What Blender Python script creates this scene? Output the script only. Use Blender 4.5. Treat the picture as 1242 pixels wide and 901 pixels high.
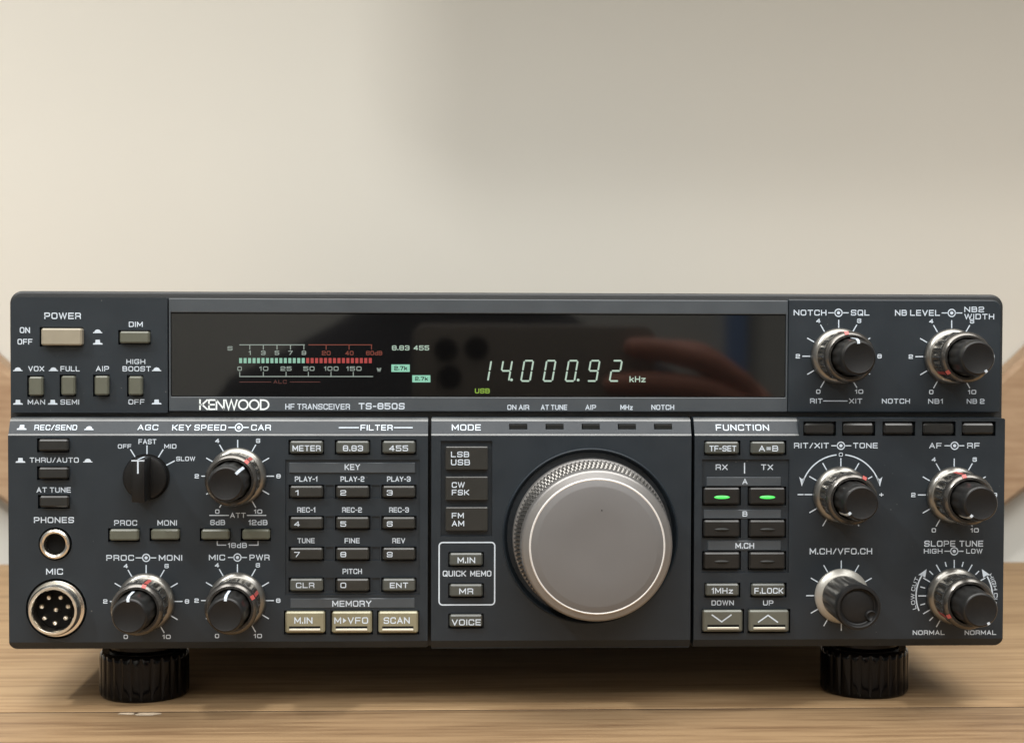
import bpy, bmesh, math, random
from mathutils import Vector, Matrix
random.seed(7)
C = bpy.context
for o in list(bpy.data.objects): bpy.data.objects.remove(o)
sc = C.scene
COL = sc.collection

# ------------------------------------------------------------------ camera
W0, H0, F0 = 1242.0, 901.0, 1903.0          # photograph size and focal length in its pixels
D0 = 0.52                                   # lens to front panel (m)
cam_d = bpy.data.cameras.new('camera')
cam = bpy.data.objects.new('camera', cam_d); COL.objects.link(cam)
yaw, pitch, roll = math.radians(2.05), math.radians(1.52), math.radians(0.17)
R_CAM = (Matrix.Rotation(-yaw, 3, 'Z') @ Matrix.Rotation(math.pi/2 - pitch, 3, 'X') @ Matrix.Rotation(roll, 3, 'Z'))
CAM_Z = 0.1275                              # lens height over the table top (table top is z = 0)
cam.matrix_world = Matrix.Translation((0, -D0, CAM_Z)) @ R_CAM.to_4x4()
cam_d.sensor_width = 36.0
cam_d.lens = 36.0 * F0 / W0
cam_d.clip_start = 0.01; cam_d.clip_end = 50
cam_d.dof.use_dof = True
cam_d.dof.focus_distance = D0 - 0.006
cam_d.dof.aperture_fstop = 20
sc.camera = cam
sc.render.resolution_x = 1024; sc.render.resolution_y = 742

# ------------------------------------------------------------------ world + lamps
w = bpy.data.worlds.new('World'); sc.world = w; w.use_nodes = True
bg = w.node_tree.nodes['Background']
bg.inputs['Color'].default_value = (0.96, 0.98, 1.0, 1); bg.inputs['Strength'].default_value = 0.20

def area(name, loc, target, sx, sy, power, color):
    l = bpy.data.lights.new(name, 'AREA'); l.shape = 'RECTANGLE'; l.size = sx; l.size_y = sy
    l.energy = power; l.color = color
    o = bpy.data.objects.new(name, l); COL.objects.link(o)
    o.location = loc
    o.rotation_euler = (Vector(target) - Vector(loc)).to_track_quat('-Z', 'Y').to_euler()
    return o
area('window_lamp', (-1.25, -0.90, 1.60), (0.0, 0.1, 0.08), 0.14, 0.12, 21, (1.0, 0.99, 0.965))
area('ceiling_lamp', (0.1, -0.30, 1.5), (0.1, -0.10, 0.0), 2.2, 0.7, 36, (1.0, 0.98, 0.95))
area('fill_lamp', (0.3, -1.7, 1.75), (0.05, 0.3, 0.15), 2.2, 0.9, 42, (1.0, 0.985, 0.97))  # broad fill added in front to lift wall and panels

sc.view_settings.view_transform = 'Standard'
sc.view_settings.look = 'None'
sc.view_settings.exposure = 0.0
sc.view_settings.gamma = 1.0

# ------------------------------------------------------------------ helpers
def ray(px, py):
    d = R_CAM @ Vector(((px - W0/2)/F0, -(py - H0/2)/F0, -1.0))
    return d
def P(px, py, y=0.0):
    """measured spot on the vertical plane at depth y -> (x, z)"""
    d = ray(px, py); t = (y + D0)/d.y
    return d.x*t, CAM_Z + d.z*t
def box_px(x0, x1, y0, y1, y=0.0):
    a = P(x0, y0, y); b = P(x1, y0, y); c = P(x0, y1, y); d = P(x1, y1, y)
    return (a[0]+c[0])/2, (b[0]+d[0])/2, (c[1]+d[1])/2, (a[1]+b[1])/2      # x0,x1,z0,z1
MM = 0.001
PXM = D0/F0                                   # metres per photograph pixel on the panel plane

def link(name, me, mats, parent=None):
    o = bpy.data.objects.new(name, me); COL.objects.link(o)
    for m in mats: me.materials.append(m)
    if parent is not None: o.parent = parent
    return o
def tag(o, label=None, cat=None, group=None, kind=None):
    if label: o['label'] = label
    if cat: o['category'] = cat
    if group: o['group'] = group
    if kind: o['kind'] = kind
    return o
def smooth(me, ang=35):
    me.polygons.foreach_set('use_smooth', [True]*len(me.polygons))
    me.set_sharp_from_angle(angle=math.radians(ang))
def to_obj(name, bm, mats, parent=None, smooth_ang=35):
    me = bpy.data.meshes.new(name); bm.to_mesh(me); bm.free()
    o = link(name, me, mats, parent)
    if smooth_ang: smooth(me, smooth_ang)
    return o

# ------------------------------------------------------------------ materials
def nmat(name):
    m = bpy.data.materials.new(name); m.use_nodes = True
    return m, m.node_tree, m.node_tree.nodes['Principled BSDF']
def mat(name, col, rough=0.5, metal=0.0, spec=0.5, var=0.0, vscale=300, bump=0.0, bscale=3000, coat=0.0, rvar=0.0):
    m, nt, b = nmat(name)
    b.inputs['Roughness'].default_value = rough; b.inputs['Metallic'].default_value = metal
    b.inputs['Specular IOR Level'].default_value = spec
    b.inputs['Coat Weight'].default_value = coat
    b.inputs['Base Color'].default_value = (*col, 1)
    tc = nt.nodes.new('ShaderNodeTexCoord')
    n = nt.nodes.new('ShaderNodeTexNoise'); n.inputs['Scale'].default_value = vscale; n.inputs['Detail'].default_value = 4
    nt.links.new(tc.outputs['Object'], n.inputs['Vector'])
    if var > 0:
        r = nt.nodes.new('ShaderNodeMapRange')
        r.inputs['From Min'].default_value = 0.25; r.inputs['From Max'].default_value = 0.75
        r.inputs['To Min'].default_value = 1-var; r.inputs['To Max'].default_value = 1+var
        nt.links.new(n.outputs['Fac'], r.inputs['Value'])
        mx = nt.nodes.new('ShaderNodeVectorMath'); mx.operation = 'SCALE'
        mx.inputs[0].default_value = col
        nt.links.new(r.outputs['Result'], mx.inputs['Scale'])
        nt.links.new(mx.outputs['Vector'], b.inputs['Base Color'])
    if rvar > 0:
        r2 = nt.nodes.new('ShaderNodeMapRange')
        r2.inputs['From Min'].default_value = 0.3; r2.inputs['From Max'].default_value = 0.7
        r2.inputs['To Min'].default_value = max(0.02, rough-rvar); r2.inputs['To Max'].default_value = rough+rvar
        nt.links.new(n.outputs['Fac'], r2.inputs['Value']); nt.links.new(r2.outputs['Result'], b.inputs['Roughness'])
    if bump > 0:
        n2 = nt.nodes.new('ShaderNodeTexNoise'); n2.inputs['Scale'].default_value = bscale; n2.inputs['Detail'].default_value = 2
        nt.links.new(tc.outputs['Object'], n2.inputs['Vector'])
        bp = nt.nodes.new('ShaderNodeBump'); bp.inputs['Strength'].default_value = bump; bp.inputs['Distance'].default_value = 0.0002
        nt.links.new(n2.outputs['Fac'], bp.inputs['Height']); nt.links.new(bp.outputs['Normal'], b.inputs['Normal'])
    return m
def emis(name, col, strength, base=(0.01, 0.01, 0.01)):
    m, nt, b = nmat(name)
    b.inputs['Base Color'].default_value = (*base, 1); b.inputs['Roughness'].default_value = 0.1
    b.inputs['Emission Color'].default_value = (*col, 1); b.inputs['Emission Strength'].default_value = strength
    return m

M_panel = mat('panel_paint', (0.0140, 0.0205, 0.0270), 0.42, spec=0.45, var=0.07, vscale=120, bump=0.25, bscale=4500, rvar=0.04)
def dusty(m, amount=0.16, scale=260):
    nt = m.node_tree; b = nt.nodes['Principled BSDF']; src = b.inputs['Base Color'].links[0].from_socket
    tc = nt.nodes.new('ShaderNodeTexCoord'); vo = nt.nodes.new('ShaderNodeTexVoronoi'); vo.inputs['Scale'].default_value = scale
    nt.links.new(tc.outputs['Object'], vo.inputs['Vector'])
    no = nt.nodes.new('ShaderNodeTexNoise'); no.inputs['Scale'].default_value = 45; nt.links.new(tc.outputs['Object'], no.inputs['Vector'])
    a = nt.nodes.new('ShaderNodeMapRange'); a.inputs['From Min'].default_value = 0.07; a.inputs['From Max'].default_value = 0.03
    nt.links.new(vo.outputs['Distance'], a.inputs['Value'])
    c = nt.nodes.new('ShaderNodeMapRange'); c.inputs['From Min'].default_value = 0.52; c.inputs['From Max'].default_value = 0.68
    nt.links.new(no.outputs['Fac'], c.inputs['Value'])
    mu = nt.nodes.new('ShaderNodeMath'); mu.operation = 'MULTIPLY'; nt.links.new(a.outputs['Result'], mu.inputs[0]); nt.links.new(c.outputs['Result'], mu.inputs[1])
    mx = nt.nodes.new('ShaderNodeMix'); mx.data_type = 'RGBA'; nt.links.new(mu.outputs[0], mx.inputs['Factor'])
    nt.links.new(src, mx.inputs['A']); mx.inputs['B'].default_value = (amount, amount, amount*.95, 1)
    nt.links.new(mx.outputs['Result'], b.inputs['Base Color'])
dusty(M_panel)
M_bezel = mat('bezel_paint', (0.056, 0.066, 0.075), 0.36, spec=0.5, var=0.06, vscale=90, bump=0.2, bscale=4500, rvar=0.05)
M_case = mat('case_paint', (0.018, 0.020, 0.021), 0.45, var=0.08, bump=0.3)
M_edge = mat('edge_highlight', (0.085, 0.09, 0.09), 0.26, spec=0.65, var=0.5, vscale=60)  # pale coat that paints the overhead highlight along chamfers
M_print = mat('white_print', (0.58, 0.66, 0.74), 0.5, var=0.04)
M_logo = mat('logo_print', (0.86, 0.94, 0.94), 0.4)
M_olive = mat('olive_button', (0.105, 0.109, 0.083), 0.28, var=0.06)
M_keyd = mat('dark_key', (0.030, 0.030, 0.027), 0.27, var=0.06)
M_keym = mat('grey_key', (0.070, 0.075, 0.067), 0.28, var=0.06)
M_black = mat('black_button', (0.016, 0.016, 0.015), 0.28, var=0.08)
M_power = mat('beige_button', (0.29, 0.26, 0.195), 0.30, var=0.05)
M_gold = mat('gold_key', (0.26, 0.245, 0.165), 0.30, metal=0.25, var=0.06)
M_grar = mat('grey_green_key', (0.115, 0.12, 0.10), 0.30, metal=0.15, var=0.06)
M_ridge = mat('pale_ridge', (0.62, 0.60, 0.50), 0.35, metal=0.2)
M_chrome = mat('smoked_chrome', (0.30, 0.285, 0.26), 0.24, metal=1.0)
M_rim = mat('satin_rim', (0.15, 0.143, 0.132), 0.27, metal=0.85)
M_flange = mat('pale_metal', (0.27, 0.262, 0.24), 0.30, metal=0.9)
M_pale = mat('satin_ring', (0.42, 0.41, 0.37), 0.38, metal=0.55, var=0.04)
M_cap = mat('black_cap', (0.010, 0.010, 0.010), 0.45, spec=0.28, var=0.08, bump=0.1)
M_capb = mat('selector_black', (0.008, 0.008, 0.008), 0.36, spec=0.3, var=0.08)
M_capside = mat('cap_side', (0.016, 0.016, 0.0155), 0.28, spec=0.5)
M_dark = mat('dark_hollow', (0.006, 0.006, 0.006), 0.6, spec=0.12)
M_dial = mat('dial_face', (0.148, 0.146, 0.145), 0.44, metal=0.1, var=0.025, vscale=60, rvar=0.03)
M_dialrim = mat('dial_rim', (0.235, 0.229, 0.222), 0.34, metal=0.55, var=0.03, vscale=90)
M_knurl = mat('knurl', (0.17, 0.165, 0.155), 0.30, metal=0.85)
M_polish = mat('polished_edge', (0.82, 0.81, 0.79), 0.3, metal=0.3)
M_glass = mat('black_glass', (0.003, 0.003, 0.003), 0.038, spec=0.70)
M_red = mat('red_mark', (0.42, 0.08, 0.07), 0.35)
M_rubber = mat('foot_plastic', (0.0022, 0.0022, 0.0028), 0.10, spec=0.22)
M_jack = mat('jack_nickel', (0.78, 0.74, 0.66), 0.22, metal=1.0, rvar=0.06)
M_led = mat('dark_lens', (0.012, 0.013, 0.012), 0.45, spec=0.3)
M_dig = emis('lit_white_green', (0.62, 0.80, 0.66), 0.75)
M_scale = emis('lit_pale', (0.60, 0.70, 0.62), 0.50)
M_barg = emis('lit_mint', (0.42, 0.80, 0.60), 0.62)
M_barr = emis('lit_red', (0.85, 0.12, 0.11), 0.48)
M_redl = emis('lit_dim_red', (0.80, 0.20, 0.13), 0.26)
M_alc = emis('lit_faint_red', (0.70, 0.22, 0.18), 0.14)
M_usb = emis('lit_yellow_green', (0.48, 0.80, 0.10), 0.50)
M_mint = emis('lit_mint_box', (0.36, 0.80, 0.58), 0.75)
M_green = emis('lit_green', (0.10, 0.95, 0.15), 0.9, base=(0.02, 0.2, 0.03))

def wood(name, dark, light, sx=3.0, sy=60.0, seedv=0.0):
    m, nt, b = nmat(name)
    tc = nt.nodes.new('ShaderNodeTexCoord')
    mp = nt.nodes.new('ShaderNodeMapping'); mp.inputs['Scale'].default_value = (sx, sy, sy); mp.inputs['Location'].default_value = (seedv, seedv*1.7, 0)
    nt.links.new(tc.outputs['Object'], mp.inputs['Vector'])
    n1 = nt.nodes.new('ShaderNodeTexNoise'); n1.inputs['Scale'].default_value = 1.0; n1.inputs['Detail'].default_value = 8; n1.inputs['Roughness'].default_value = 0.62; n1.inputs['Distortion'].default_value = 1.4
    nt.links.new(mp.outputs['Vector'], n1.inputs['Vector'])
    mp2 = nt.nodes.new('ShaderNodeMapping'); mp2.inputs['Scale'].default_value = (26, 330, 330)
    nt.links.new(tc.outputs['Object'], mp2.inputs['Vector'])
    n2 = nt.nodes.new('ShaderNodeTexNoise'); n2.inputs['Scale'].default_value = 1.0; n2.inputs['Detail'].default_value = 4
    nt.links.new(mp2.outputs['Vector'], n2.inputs['Vector'])
    ad = nt.nodes.new('ShaderNodeMath'); ad.operation = 'MULTIPLY_ADD'; ad.inputs[1].default_value = 0.70
    nt.links.new(n2.outputs['Fac'], ad.inputs[0]); nt.links.new(n1.outputs['Fac'], ad.inputs[2])
    cr = nt.nodes.new('ShaderNodeValToRGB')
    cr.color_ramp.elements[0].position = 0.66; cr.color_ramp.elements[0].color = (*dark, 1)
    cr.color_ramp.elements[1].position = 0.94; cr.color_ramp.elements[1].color = (*light, 1)
    nt.links.new(ad.outputs[0], cr.inputs['Fac']); nt.links.new(cr.outputs['Color'], b.inputs['Base Color'])
    b.inputs['Roughness'].default_value = 0.48; b.inputs['Specular IOR Level'].default_value = 0.4
    bp = nt.nodes.new('ShaderNodeBump'); bp.inputs['Strength'].default_value = 0.25; bp.inputs['Distance'].default_value = 0.0006
    nt.links.new(ad.outputs[0], bp.inputs['Height']); nt.links.new(bp.outputs['Normal'], b.inputs['Normal'])
    return m
M_wood = wood('oak_boards', (0.28, 0.172, 0.085), (0.42, 0.282, 0.152), 4.0, 85)
M_wood2 = wood('oak_front_board', (0.18, 0.107, 0.053), (0.31, 0.203, 0.108), 4.5, 95, 3.3)
M_seam = mat('dark_seam', (0.035, 0.022, 0.012), 0.8, spec=0.1)
M_hoop = wood('brown_wood', (0.34, 0.215, 0.125), (0.44, 0.30, 0.185), 8, 30, 1.0)
M_wall = mat('wall_paint', (0.675, 0.655, 0.59), 0.9, spec=0.2, var=0.02, vscale=3)

# ------------------------------------------------------------------ stroke lettering (square-round extended capitals)
R_ = 0.26
GL = {
 'A': (1.05, [([(0,0),(.5,1),(1,0)],0), ([(.2,.32),(.8,.32)],0)]),
 'B': (1, [([(0,0),(1,0,R_),(1,.52,.16),(.9,.52)],0), ([(0,.52),(.95,.52,.16),(.95,1,R_),(0,1),(0,0)],0), ([(0,.52),(.92,.52)],0), ([(0,0),(.6,0)],0)]),
 'C': (1, [([(1,.76),(1,1,R_),(0,1,R_),(0,0,R_),(1,0,R_),(1,.24)],0)]),
 'D': (1, [([(0,0),(1,0,R_),(1,1,R_),(0,1)],1)]),
 'E': (.95, [([(1,1),(0,1),(0,0),(1,0)],0), ([(0,.5),(.92,.5)],0)]),
 'F': (.95, [([(1,1),(0,1),(0,0)],0), ([(0,.47),(.9,.47)],0)]),
 'G': (1, [([(1,.84),(1,1,R_),(0,1,R_),(0,0,R_),(1,0,R_),(1,.48),(.55,.48)],0)]),
 'H': (1, [([(0,0),(0,1)],0), ([(1,0),(1,1)],0), ([(0,.5),(1,.5)],0)]),
 'I': (0, [([(0,0),(0,1)],0)]),
 'K': (1, [([(0,0),(0,1)],0), ([(1,1),(.3,.5),(0,.5)],0), ([(.3,.5),(1,0)],0)]),
 'L': (.92, [([(0,1),(0,0),(1,0)],0)]),
 'M': (1.2, [([(0,0),(0,1)],0), ([(0,1),(.5,.25)],0), ([(.5,.25),(1,1)],0), ([(1,1),(1,0)],0)]),
 'N': (1.05, [([(0,0),(0,1)],0), ([(0,1),(1,0)],0), ([(1,0),(1,1)],0)]),
 'O': (1.05, [([(0,0,R_),(1,0,R_),(1,1,R_),(0,1,R_)],1)]),
 'P': (1, [([(0,0),(0,1),(1,1,R_),(1,.42,R_),(0,.42)],0)]),
 'Q': (1.05, [([(0,0,R_),(1,0,R_),(1,1,R_),(0,1,R_)],1), ([(.62,.25),(1.02,-.08)],0)]),
 'R': (1, [([(0,0),(0,1),(1,1,R_),(1,.44,R_),(0,.44)],0), ([(.55,.44),(.95,.38,.12),(1,0)],0)]),
 'S': (1, [([(1,.82),(1,1,R_),(0,1,R_),(0,.5,.2),(1,.5,.2),(1,0,R_),(0,0,R_),(0,.18)],0)]),
 'T': (1, [([(0,1),(1,1)],0), ([(.5,1),(.5,0)],0)]),
 'U': (1, [([(0,1),(0,0,R_),(1,0,R_),(1,1)],0)]),
 'V': (1.05, [([(0,1),(.5,0),(1,1)],0)]),
 'W': (1.5, [([(0,1),(.25,0),(.5,1),(.75,0),(1,1)],0)]),
 'X': (1.05, [([(0,0),(1,1)],0), ([(0,1),(1,0)],0)]),
 'Y': (1.05, [([(0,1),(.5,.48),(1,1)],0), ([(.5,.48),(.5,0)],0)]),
 'Z': (1, [([(0,1),(1,1),(0,0),(1,0)],0)]),
 '0': (1, [([(0,0,R_),(1,0,R_),(1,1,R_),(0,1,R_)],1)]),
 '1': (.35, [([(0,.78),(.9,1),(.9,0)],0)]),
 '2': (1, [([(0,.74),(0,1,R_),(1,1,R_),(1,.5,.2),(0,.46,.2),(0,0),(1,0)],0)]),
 '3': (1, [([(0,.77),(0,1,R_),(1,1,R_),(1,.5,.15),(.3,.5)],0), ([(.3,.5),(1,.5,.15),(1,0,R_),(0,0,R_),(0,.23)],0)]),
 '4': (1, [([(.75,0),(.75,1)],0), ([(.75,1),(0,.3)],0), ([(0,.3),(1,.3)],0)]),
 '5': (1, [([(1,1),(0,1),(0,.58)],0), ([(0,.58),(1,.58,R_),(1,0,R_),(0,0,R_),(0,.2)],0)]),
 '6': (1, [([(1,.8),(1,1,R_),(0,1,R_),(0,0,R_),(1,0,R_),(1,.55,R_),(0,.55)],0)]),
 '7': (1, [([(0,1),(1,1)],0), ([(1,1),(.35,0)],0)]),
 '8': (1, [([(0,0,R_),(1,0,R_),(1,1,R_),(0,1,R_)],1), ([(0,.52),(1,.52)],0)]),
 '9': (1, [([(0,.2),(0,0,R_),(1,0,R_),(1,1,R_),(0,1,R_),(0,.45,R_),(1,.45)],0)]),
 'd': (.85, [([(1,1),(1,0),(0,0,.2),(0,.62,.2),(1,.62)],0)]),
 'z': (.8, [([(0,.65),(1,.65)],0), ([(1,.65),(0,0)],0), ([(0,0),(1,0)],0)]),
 'k': (.8, [([(0,0),(0,1)],0), ([(.95,.68),(0,.28)],0), ([(.4,.42),(1,0)],0)]),
 'w': (1.1, [([(0,.7),(.25,0),(.5,.6),(.75,0),(1,.7)],0)]),
 '/': (.6, [([(0,0),(1,1)],0)]),
 '-': (.5, [([(0,.46),(1,.46)],0)]),
 '=': (.7, [([(0,.32),(1,.32)],0), ([(0,.68),(1,.68)],0)]),
 '+': (.7, [([(0,.5),(1,.5)],0), ([(.5,.1),(.5,.9)],0)]),
 '.': (0, [([(0,-.02),(0,.13)],0)]),
 '|': (0, [([(0,-.1),(0,1.1)],0)]),
}
def round_poly(pts, closed, sx, sz):
    """pts: (x,z[,r]) in glyph units -> rounded point list in metres (r measured against the height)"""
    n = len(pts); out = []
    q = [Vector((p[0]*sx, p[1]*sz)) for p in pts]
    for i, p in enumerate(pts):
        r = p[2]*sz if len(p) > 2 else 0
        if r <= 0 or (not closed and i in (0, n-1)):
            out.append(q[i]); continue
        a = q[(i-1) % n]; b = q[i]; c = q[(i+1) % n]
        la = (a-b).length; lc = (c-b).length
        rr = min(r, la*0.5, lc*0.5)
        pa = b + (a-b).normalized()*rr; pc = b + (c-b).normalized()*rr
        for k in range(5):
            t = k/4
            out.append(pa*(1-t)**2 + b*2*t*(1-t) + pc*t*t)
    res = [out[0]]
    for v in out[1:]:
        if (v-res[-1]).length > 1e-7: res.append(v)
    if closed and (res[0]-res[-1]).length < 1e-7: res.pop()
    return res
def ribbon(bm, pts, closed, hw, put, mi=1):
    """flat stroke of half width hw along pts (2-D), mitred; put(x,z) -> 3-D"""
    n = len(pts)
    if n < 2: return
    L, Rr = [], []
    for i in range(n):
        if closed: d0 = (pts[i]-pts[i-1]).normalized(); d1 = (pts[(i+1) % n]-pts[i]).normalized()
        else:
            d0 = (pts[i]-pts[i-1]).normalized() if i > 0 else (pts[1]-pts[0]).normalized()
            d1 = (pts[i+1]-pts[i]).normalized() if i < n-1 else d0
        t = d0+d1
        t = t.normalized() if t.length > 1e-6 else d1
        nrm = Vector((-t.y, t.x)); k = max(0.42, nrm.dot(Vector((-d1.y, d1.x))))
        o = nrm*(hw/k)
        e = Vector((0, 0))
        if not closed and i == 0: e = -d1*hw*0.9
        if not closed and i == n-1: e = d0*hw*0.9
        L.append(bm.verts.new(put(*(pts[i]+o+e)))); Rr.append(bm.verts.new(put(*(pts[i]-o+e))))
    for i in range(n if closed else n-1):
        j = (i+1) % n
        f = bm.faces.new((L[i], Rr[i], Rr[j], L[j])); f.material_index = mi
LIFT = 0.00006
def text_at(bm, s, x0, x1, z0, z1, y, weight=0.168, mi=1, shear=0.0, xf=None):
    """write s into the rectangle x0..x1, z0..z1 of the plane at depth y"""
    h = z1-z0; hw = h*weight*0.5
    GAP = 0.50
    tot = 0; items = []
    for i, ch in enumerate(s):
        if ch == ' ': tot += 0.50; continue
        if ch == '>':
            items.append((ch, tot, .7)); tot += .7+GAP*.8; continue
        wd = GL[ch][0]; items.append((ch, tot, wd)); tot += wd+GAP
    tot -= GAP
    avail = (x1-x0) - 2*hw
    u = avail/tot if tot > 0.01 else 0
    hz = h-2*hw
    for ch, off, wd in items:
        ox = x0+hw+off*u
        lift = y-LIFT
        def put(a, b, ox=ox):
            px_, pz_ = ox+a+shear*b, z0+hw+b
            if xf: px_, pz_ = xf(px_, pz_)
            return (px_, lift, pz_)
        if ch == '>':
            vs = [bm.verts.new(put(*p)) for p in ((0, 0), (.7*u, hz*.5), (0, hz))]
            f = bm.faces.new(vs); f.material_index = mi; continue
        for k, (pts, cl) in enumerate(GL[ch][1]):
            pp = round_poly(pts, cl, wd*u if wd > 0 else 1, hz)
            lift = y-LIFT-k*0.000004
            ribbon(bm, pp, cl, hw, put, mi)
def T(bm, s, x0, x1, y0, y1, y=0.0, **k):
    a = box_px(x0, x1, y0, y1, y); text_at(bm, s, *a, y, **k)
def LN(bm, pts, y=0.0, wpx=1.3, mi=1, closed=False):
    """printed line through photograph spots"""
    q = [Vector(P(px, py, y)) for px, py in pts]
    ribbon(bm, q, closed, wpx*PXM*0.5, lambda a, b: (a, y-LIFT, b), mi)
def POLY(bm, pts, y=0.0, mi=1):
    vs = [bm.verts.new((lambda p: (p[0], y-LIFT, p[1]))(P(px, py, y))) for px, py in pts]
    f = bm.faces.new(vs); f.material_index = mi
    f.normal_update()
    if f.normal.y > 0: f.normal_flip()
def DOME(bm, px, py, y=0.0):
    pts = [(px-5.8, py+2), (px+5.8, py+2), (px+5.4, py+.9)]
    pts += [(px+4*math.cos(a), py+.9-3.4*math.sin(a)) for a in [i*math.pi/6 for i in range(7)]]
    pts += [(px-5.4, py+.9)]
    POLY(bm, pts, y)
def HAT(bm, px, py, y=0.0):
    POLY(bm, [(px-6, py+3), (px+6, py+3), (px+5.4, py+1.4), (px+3, py+1), (px+2.6, py-2.8), (px-2.6, py-2.8), (px-3, py+1), (px-5.4, py+1.4)], y)
def SYM(bm, x0, x1, cx, cy, y=0.0):
    LN(bm, [(x0, cy), (cx-4.8, cy)], y, 1.2); LN(bm, [(cx+4.8, cy), (x1, cy)], y, 1.2)
    LN(bm, [(cx+4.4*math.cos(i*math.pi/10), cy+4.4*math.sin(i*math.pi/10)) for i in range(20)], y, 1.3, closed=True)
    POLY(bm, [(cx+2*math.cos(i*math.pi/6), cy+2*math.sin(i*math.pi/6)) for i in range(12)], y)
def TICKS(bm, cx, cy, y=0.0, r0=35, r1=43.5, nums=True, step=30, lo=-150, hi=150, wpx=1.3):
    a = lo; k = 0
    while a <= hi+.1:
        t = math.radians(a); s, c = math.sin(t), -math.cos(t)
        LN(bm, [(cx+r0*s, cy+r0*c), (cx+r1*s, cy+r1*c)], y, wpx)
        if nums and k % 2 == 0:
            n = str(k); r = 49.5
            x, yy = cx+r*s, cy+r*c
            hwid = 2.6 if len(n) == 1 else 5.0
            T(bm, n, x-hwid, x+hwid, yy-2.6, yy+2.6, y, weight=.2)
        a += step; k += 1

# ------------------------------------------------------------------ solids
def add_box(bm, x0, x1, y0, y1, z0, z1, mi=0):
    v = [bm.verts.new(p) for p in ((x0,y0,z0),(x1,y0,z0),(x1,y1,z0),(x0,y1,z0),(x0,y0,z1),(x1,y0,z1),(x1,y1,z1),(x0,y1,z1))]
    fs = []
    for q in ((0,3,2,1),(4,5,6,7),(0,1,5,4),(1,2,6,5),(2,3,7,6),(3,0,4,7)):
        f = bm.faces.new([v[i] for i in q]); f.material_index = mi; fs.append(f)
    return v, fs
def bev_box(bm, x0, x1, y0, y1, z0, z1, b=0.0003, seg=2, mi=0):
    v, fs = add_box(bm, x0, x1, y0, y1, z0, z1, mi)
    es = list({e for f in fs for e in f.edges})
    r = bmesh.ops.bevel(bm, geom=es, offset=b, segments=seg, profile=0.5, affect='EDGES')
    for f in r['faces']: f.material_index = mi
def outline(x0, x1, z0, z1, rs, n=8):
    """counter-clockwise rounded rectangle, rs = (bl, br, tr, tl)"""
    pts = []
    for (cx, cz, sx, sz, r, a0) in ((x0, z0, 1, 1, rs[0], 180), (x1, z0, -1, 1, rs[1], 270), (x1, z1, -1, -1, rs[2], 0), (x0, z1, 1, -1, rs[3], 90)):
        if r <= 0: pts.append((cx, cz)); continue
        for k in range(n+1):
            a = math.radians(a0+90*k/n)
            pts.append((cx+sx*r+r*math.cos(a), cz+sz*r+r*math.sin(a)))
    return pts
def prism(bm, pts, yf, yb, mi=0):
    f = [bm.verts.new((x, yf, z)) for x, z in pts]; b = [bm.verts.new((x, yb, z)) for x, z in pts]
    bm.faces.new(f).material_index = mi; bm.faces.new(list(reversed(b))).material_index = mi
    n = len(pts)
    for i in range(n):
        j = (i+1) % n
        bm.faces.new((f[j], f[i], b[i], b[j])).material_index = mi
def circle_pts(cx, cz, r, n=72): return [(cx+r*math.cos(2*math.pi*i/n), cz+r*math.sin(2*math.pi*i/n)) for i in range(n)]
def mesh_from(bm):
    bmesh.ops.recalc_face_normals(bm, faces=bm.faces)
    me = bpy.data.meshes.new('tmp'); bm.to_mesh(me); bm.free(); return me
def solid(bm_base, cut_sets, bevel=0.0003, seg=2):
    """boolean-cut and bevel a solid, returns a bmesh of the result"""
    o = bpy.data.objects.new('tmp', mesh_from(bm_base)); COL.objects.link(o); tmp = [o]
    for cb in cut_sets:
        c = bpy.data.objects.new('tmp', mesh_from(cb)); COL.objects.link(c); tmp.append(c)
        m = o.modifiers.new('cut', 'BOOLEAN'); m.operation = 'DIFFERENCE'; m.object = c; m.solver = 'EXACT'; m.use_self = True
    if bevel > 0:
        m = o.modifiers.new('bev', 'BEVEL'); m.width = bevel; m.segments = seg; m.limit_method = 'ANGLE'; m.angle_limit = math.radians(30)
    dg = C.evaluated_depsgraph_get(); dg.update()
    me = bpy.data.meshes.new_from_object(o.evaluated_get(dg))
    bm = bmesh.new(); bm.from_mesh(me)
    bm.normal_update()
    for f in bm.faces: f.material_index = 0
    for t in tmp:
        d = t.data; bpy.data.objects.remove(t); bpy.data.meshes.remove(d)
    bpy.data.meshes.remove(me)
    return bm
def lathe(bm, prof, cx, cz, n=96, flutes=0, amp=0.0, frange=(0, 0), mi=0, mis=None, phase=0.0, cap_end=True, fexp=1.5):
    """turn (r, y) profile round an axis along y; prof goes from the back to the front"""
    rings = []
    for k, (r, y) in enumerate(prof):
        ring = []
        for i in range(n):
            a = 2*math.pi*i/n
            rr = r
            if flutes and frange[0] <= k <= frange[1]:
                rr = r*(1-amp*(0.5+0.5*math.cos(flutes*a+phase))**fexp)
            ring.append(bm.verts.new((cx+rr*math.sin(a), y, cz+rr*math.cos(a))))
        rings.append(ring)
    for k in range(len(prof)-1):
        m = mis[k] if mis else mi
        for i in range(n):
            j = (i+1) % n
            f = bm.faces.new((rings[k][i], rings[k][j], rings[k+1][j], rings[k+1][i])); f.material_index = m
    if cap_end:
        f = bm.faces.new(list(rings[-1])); f.material_index = mis[-1] if mis else mi
def fix(bm):
    bmesh.ops.recalc_face_normals(bm, faces=bm.faces)

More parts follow.
